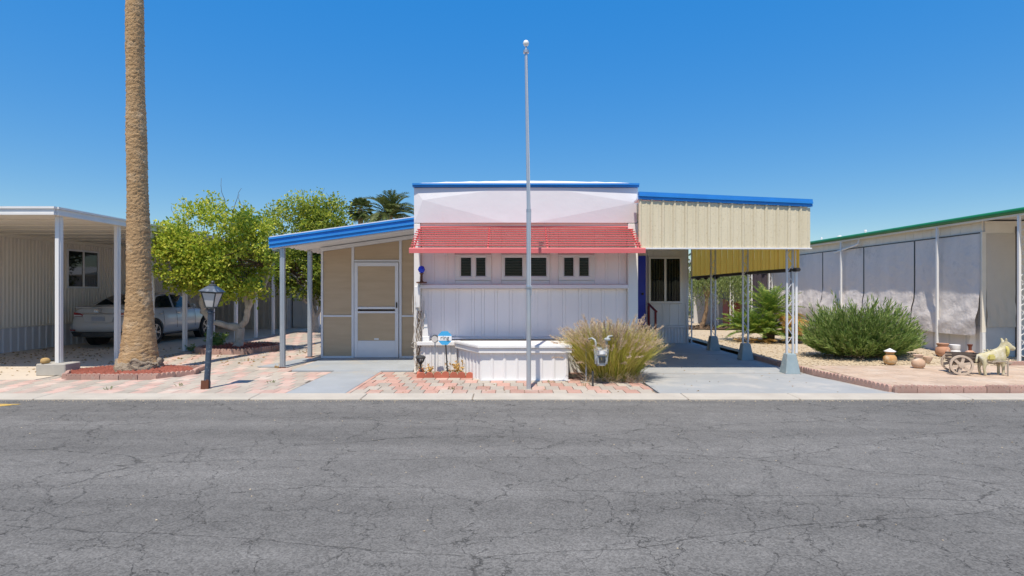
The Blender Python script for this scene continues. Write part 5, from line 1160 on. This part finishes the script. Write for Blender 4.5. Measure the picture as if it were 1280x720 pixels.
# pots on the right
def pot(name, label, prof, x, y, mat, z=None, extra=None):
    prof = [(a*.82, b) for a, b in prof]; extra = extra and [(nm, [(a*.82, b) for a, b in pr], m) for nm, pr, m in extra]
    z = gheight(x, y)+.004 if z is None else z; T = thing(name, label, 'pot', (x, y, z))
    MB().lathe(prof, (x,y,z), 28).build('body', mat, T, smooth=50)
    if extra: 
        for (nm, pr, m) in extra: MB().lathe(pr, (x,y,z), 28).build(nm, m, T, smooth=50)
pot('clay_jar', 'ochre clay jar with white conical lid beside the green shrub', [(.07,0),(.12,.03),(.145,.09),(.135,.15),(.09,.195),(.075,.21),(.10,.235),(.105,.25)], 7.36, 11.08, 'terra_ochre', extra=[('lid', [(.125,.252),(.125,.262),(.03,.305),(.012,.315)], 'white_pot')])
pot('clay_pot', 'squat striped tan clay pot standing alone on the patio pavers', [(.075,0),(.12,.03),(.138,.085),(.12,.14),(.075,.17),(.06,.195),(.095,.235),(.10,.245),(.085,.25)], 7.5, 10.5, 'terra_pale', z=.068)
pot('clay_bowl', 'small pale bowl behind the squat tan clay pot', [(.035,0),(.05,.01),(.095,.08),(.105,.13),(.095,.135),(.08,.09)], 8.12, 11.12, 'terra_pale')
pot('clay_pot', 'wide rimmed terracotta pot on the gravel mound', [(.09,0),(.15,.05),(.165,.12),(.14,.19),(.105,.215),(.13,.25),(.135,.275),(.115,.275)], 8.97, 11.85, 'terracotta')
pot('white_planter', 'white round planter between two terracotta pots on gravel', [(.07,0),(.115,.02),(.125,.10),(.105,.135),(.115,.15),(.12,.24),(.105,.245)], 9.30, 11.95, 'white_pot')
pot('clay_vase', 'bottle necked terracotta vase with dark brown throat', [(.08,0),(.135,.03),(.13,.09),(.07,.135),(.05,.15)], 9.58, 11.9, 'terracotta', extra=[('neck', [(.038,.151),(.036,.22),(.058,.262),(.062,.275),(.05,.276)], 'brown_pot')])
# donkey statue
T = thing('donkey_statue', 'weathered yellow donkey statue harnessed to a small cart', 'statue', (8.15, 9.62, .068))
J = {'hip':((-.20,0,.345),.105),'mid':((-.04,0,.335),.108),'sho':((.11,0,.35),.102),'nk':((.165,0,.45),.078),'pol':((.20,0,.545),.066),'hd':((.265,0,.525),.066),'muz':((.345,0,.475),.050),'nose':((.37,0,.465),.042),
     'tail':((-.30,0,.36),.02),'tail2':((-.325,0,.22),.022)}
for s, n_ in ((-1,'r'),(1,'l')):
    J['hk'+n_] = ((-.20,s*.06,.24),.055); J['hh'+n_] = ((-.225,s*.065,.13),.026); J['hf'+n_] = ((-.205,s*.065,.03),.027); J['ht'+n_] = ((-.195,s*.065,.008),.036)
    J['fk'+n_] = ((.12,s*.06,.24),.048); J['fw'+n_] = ((.125,s*.06,.13),.027); J['ff'+n_] = ((.125,s*.06,.03),.027); J['ft'+n_] = ((.13,s*.06,.008),.036); J['e1'+n_] = ((.185,s*.04,.60),.030); J['e2'+n_] = ((.175,s*.065,.665),.016)
E = [('mid','hip'),('mid','sho'),('sho','nk'),('nk','pol'),('pol','hd'),('hd','muz'),('muz','nose'),('hip','tail'),('tail','tail2')]
for n_ in 'rl': E += [('hip','hk'+n_),('hk'+n_,'hh'+n_),('hh'+n_,'hf'+n_),('hf'+n_,'ht'+n_),('sho','fk'+n_),('fk'+n_,'fw'+n_),('fw'+n_,'ff'+n_),('ff'+n_,'ft'+n_),('pol','e1'+n_),('e1'+n_,'e2'+n_)]
def skin(name, J, E, root, mat, T):
    ks = list(J); ix = {k:i for i,k in enumerate(ks)}; me = bpy.data.meshes.new(name); me.from_pydata([J[k][0] for k in ks], [(ix[a],ix[b]) for a,b in E], [])
    o = bpy.data.objects.new('tmp', me); COL.objects.link(o); o.modifiers.new('s','SKIN'); sv = me.skin_vertices[0].data
    for k in ks: sv[ix[k]].radius = (J[k][1],)*2; sv[ix[k]].use_root = (k == root)
    m = o.modifiers.new('u','SUBSURF'); m.levels = 2; m.render_levels = 2; me2 = evaluated(o); bpy.data.objects.remove(o); b = link(name, me2, mat, T, smooth=180); return b
J = {k: ((p[0]*.94, p[1]*.8, p[2]*.94), r*.80) for k, (p, r) in J.items()}
bd = skin('body', J, E, 'mid', 'statue', T)
pmat('statue_yellow', (.58,.50,.14), (.50,.45,.16), rough=.9, scale=12, bump=.5)
def lo(q): 
    q.v = [(p[0]+8.15, p[1]+9.62, p[2]+.068) for p in q.v]; return q
lo(MB().lathe([(.088,-.03),(.104,0),(.09,.03)], (0,0,0), 20, 'x'))
q = MB(); q.tube([(.165+.02*math.cos(t)*0, .085*math.cos(t), .405+.09*math.sin(t)) for t in np.linspace(0,2*math.pi,17)], .024, 7); lo(q).build('collar', 'statue_yellow', T, smooth=80)
for s in (-1,1): q = MB().obox((-.13,s*.105,.31),(.13,.045,.10),(0,0,0)); lo(q).build('pannier', 'statue_yellow', T, bevel=.0224, segs=4)
q = MB(); 
for k in range(7): q.lathe([(.005,-.014),(.016,0),(.005,.014)], (-.17+k*.05, random.uniform(-.02,.02), .425+.02*(k>5)), 8)
lo(q).build('blanket_studs', 'statue', T, smooth=80)
for s in (-1,1):
    q = MB().lathe([(.002,-.006),(.009,0),(.002,.006)], (.275, s*.055, .555), 8); lo(q).build('eye', 'ink', T)
# cart
T = thing('toy_cart', 'small dark slatted cart with pale spoked wheels behind the donkey', 'cart', (7.66, 9.78, .068))
def cart_wheel(cx, cy, yaw):
    r = .168; q = MB(); q.lathe([(r-.032,-.022),(r,-.022),(r,.022),(r-.032,.022),(r-.032,-.022)], (0,0,0), 36, 'y', False); q.lathe([(.012,-.034),(.045,-.03),(.045,.03),(.012,.034)], (0,0,0), 18, 'y')
    for k in range(6): a = 2*math.pi*k/6+.3; q.obox((.09*math.cos(a),0,.09*math.sin(a)), (.14,.026,.042), (0,-a,0))
    m = Matrix.Rotation(yaw, 3, 'Z'); q.v = [tuple(m @ Vector(p) + Vector((cx, cy, .068+r))) for p in q.v]; q.build('wheel', 'wheel_plaster', T, smooth=35)
cart_wheel(7.60, 9.62, -.40); cart_wheel(7.78, 10.05, -.40)
q = MB().tube([(7.60,9.60,.25),(7.78,10.07,.25)], .012, 8); q.build('axle', 'dark_wood', T)
def yawed(q, c, yaw):
    m = Matrix.Rotation(yaw, 3, 'Z'); q.v = [tuple(m @ Vector(p) + Vector(c)) for p in q.v]; return q
cc = (7.74, 9.84, .068)
for s in (-1,1):
    for k in range(3): yawed(MB().box(-.16,.24,s*.14-.008,s*.14+.008,.22+k*.05,.255+k*.05), cc, -.32).build('side_slat', 'dark_wood', T, bevel=.003)
    yawed(MB().tube([(.22,s*.13,.22),(.42,s*.11,.19),(.72,s*.10,.20)], .012, 6), (cc[0],cc[1]-.08,cc[2]), -.05).build('shaft', 'old_wood', T)
for k in range(4): yawed(MB().box(-.16+k*.1,-.075+k*.1,-.13,.13,.195,.212), cc, -.32).build('floor_board', 'dark_wood', T)
for k in range(3): yawed(MB().box(.242,.255,-.14,.14,.22+k*.05,.255+k*.05), cc, -.32).build('end_slat', 'dark_wood', T)
q = MB(); q.box(8.02,8.29,9.49,9.505,.30,.325); q.box(8.265,8.29,9.49,9.505,.07,.2995); q.build('prop_frame', 'old_wood', T, bevel=.003)

# grit washed up along the kerb and a few loose pebbles
st = MB()
for _ in range(1500):
    x = random.uniform(-8.2, 8.2); y = 7.88-abs(random.gauss(0,.07)) if random.random() < .8 else random.uniform(3.2, 7.8)
    r = random.uniform(.003, .009); c = Vector((x, y, -.021+r*.3)); pts = [c + Vector(q)*r*random.uniform(.6,1.3) for q in ((1,0,0),(-1,0,0),(0,1,0),(0,-1,0),(0,0,.7),(0,0,-.6))]
    st.add(pts, [(0,2,4),(2,1,4),(1,3,4),(3,0,4),(2,0,5),(1,2,5),(3,1,5),(0,3,5)])
o = st.build('road_grit', 'gravel', recalc=False); o['kind'] = 'stuff'; tag(o, 'fine grit and pebbles lying along the road edge', 'grit')
for i, (x, y) in enumerate(((-.9,8.59),(1.15,8.9),(-5.2,8.9),(-6.1,8.59),(.6,9.21),(-3.9,9.2))):
    weed(['tiny green weed in a paver joint by the yard sign','tiny green weed in a paver joint by the fountain grass','tiny green weed in a paver joint beside the lamp post','tiny green weed in a paver joint before the palm ring','tiny green weed in a paver joint by the white boxed bay','tiny green weed in a paver joint beside the walkway'][i], x, y, .06, 6, 'olive')
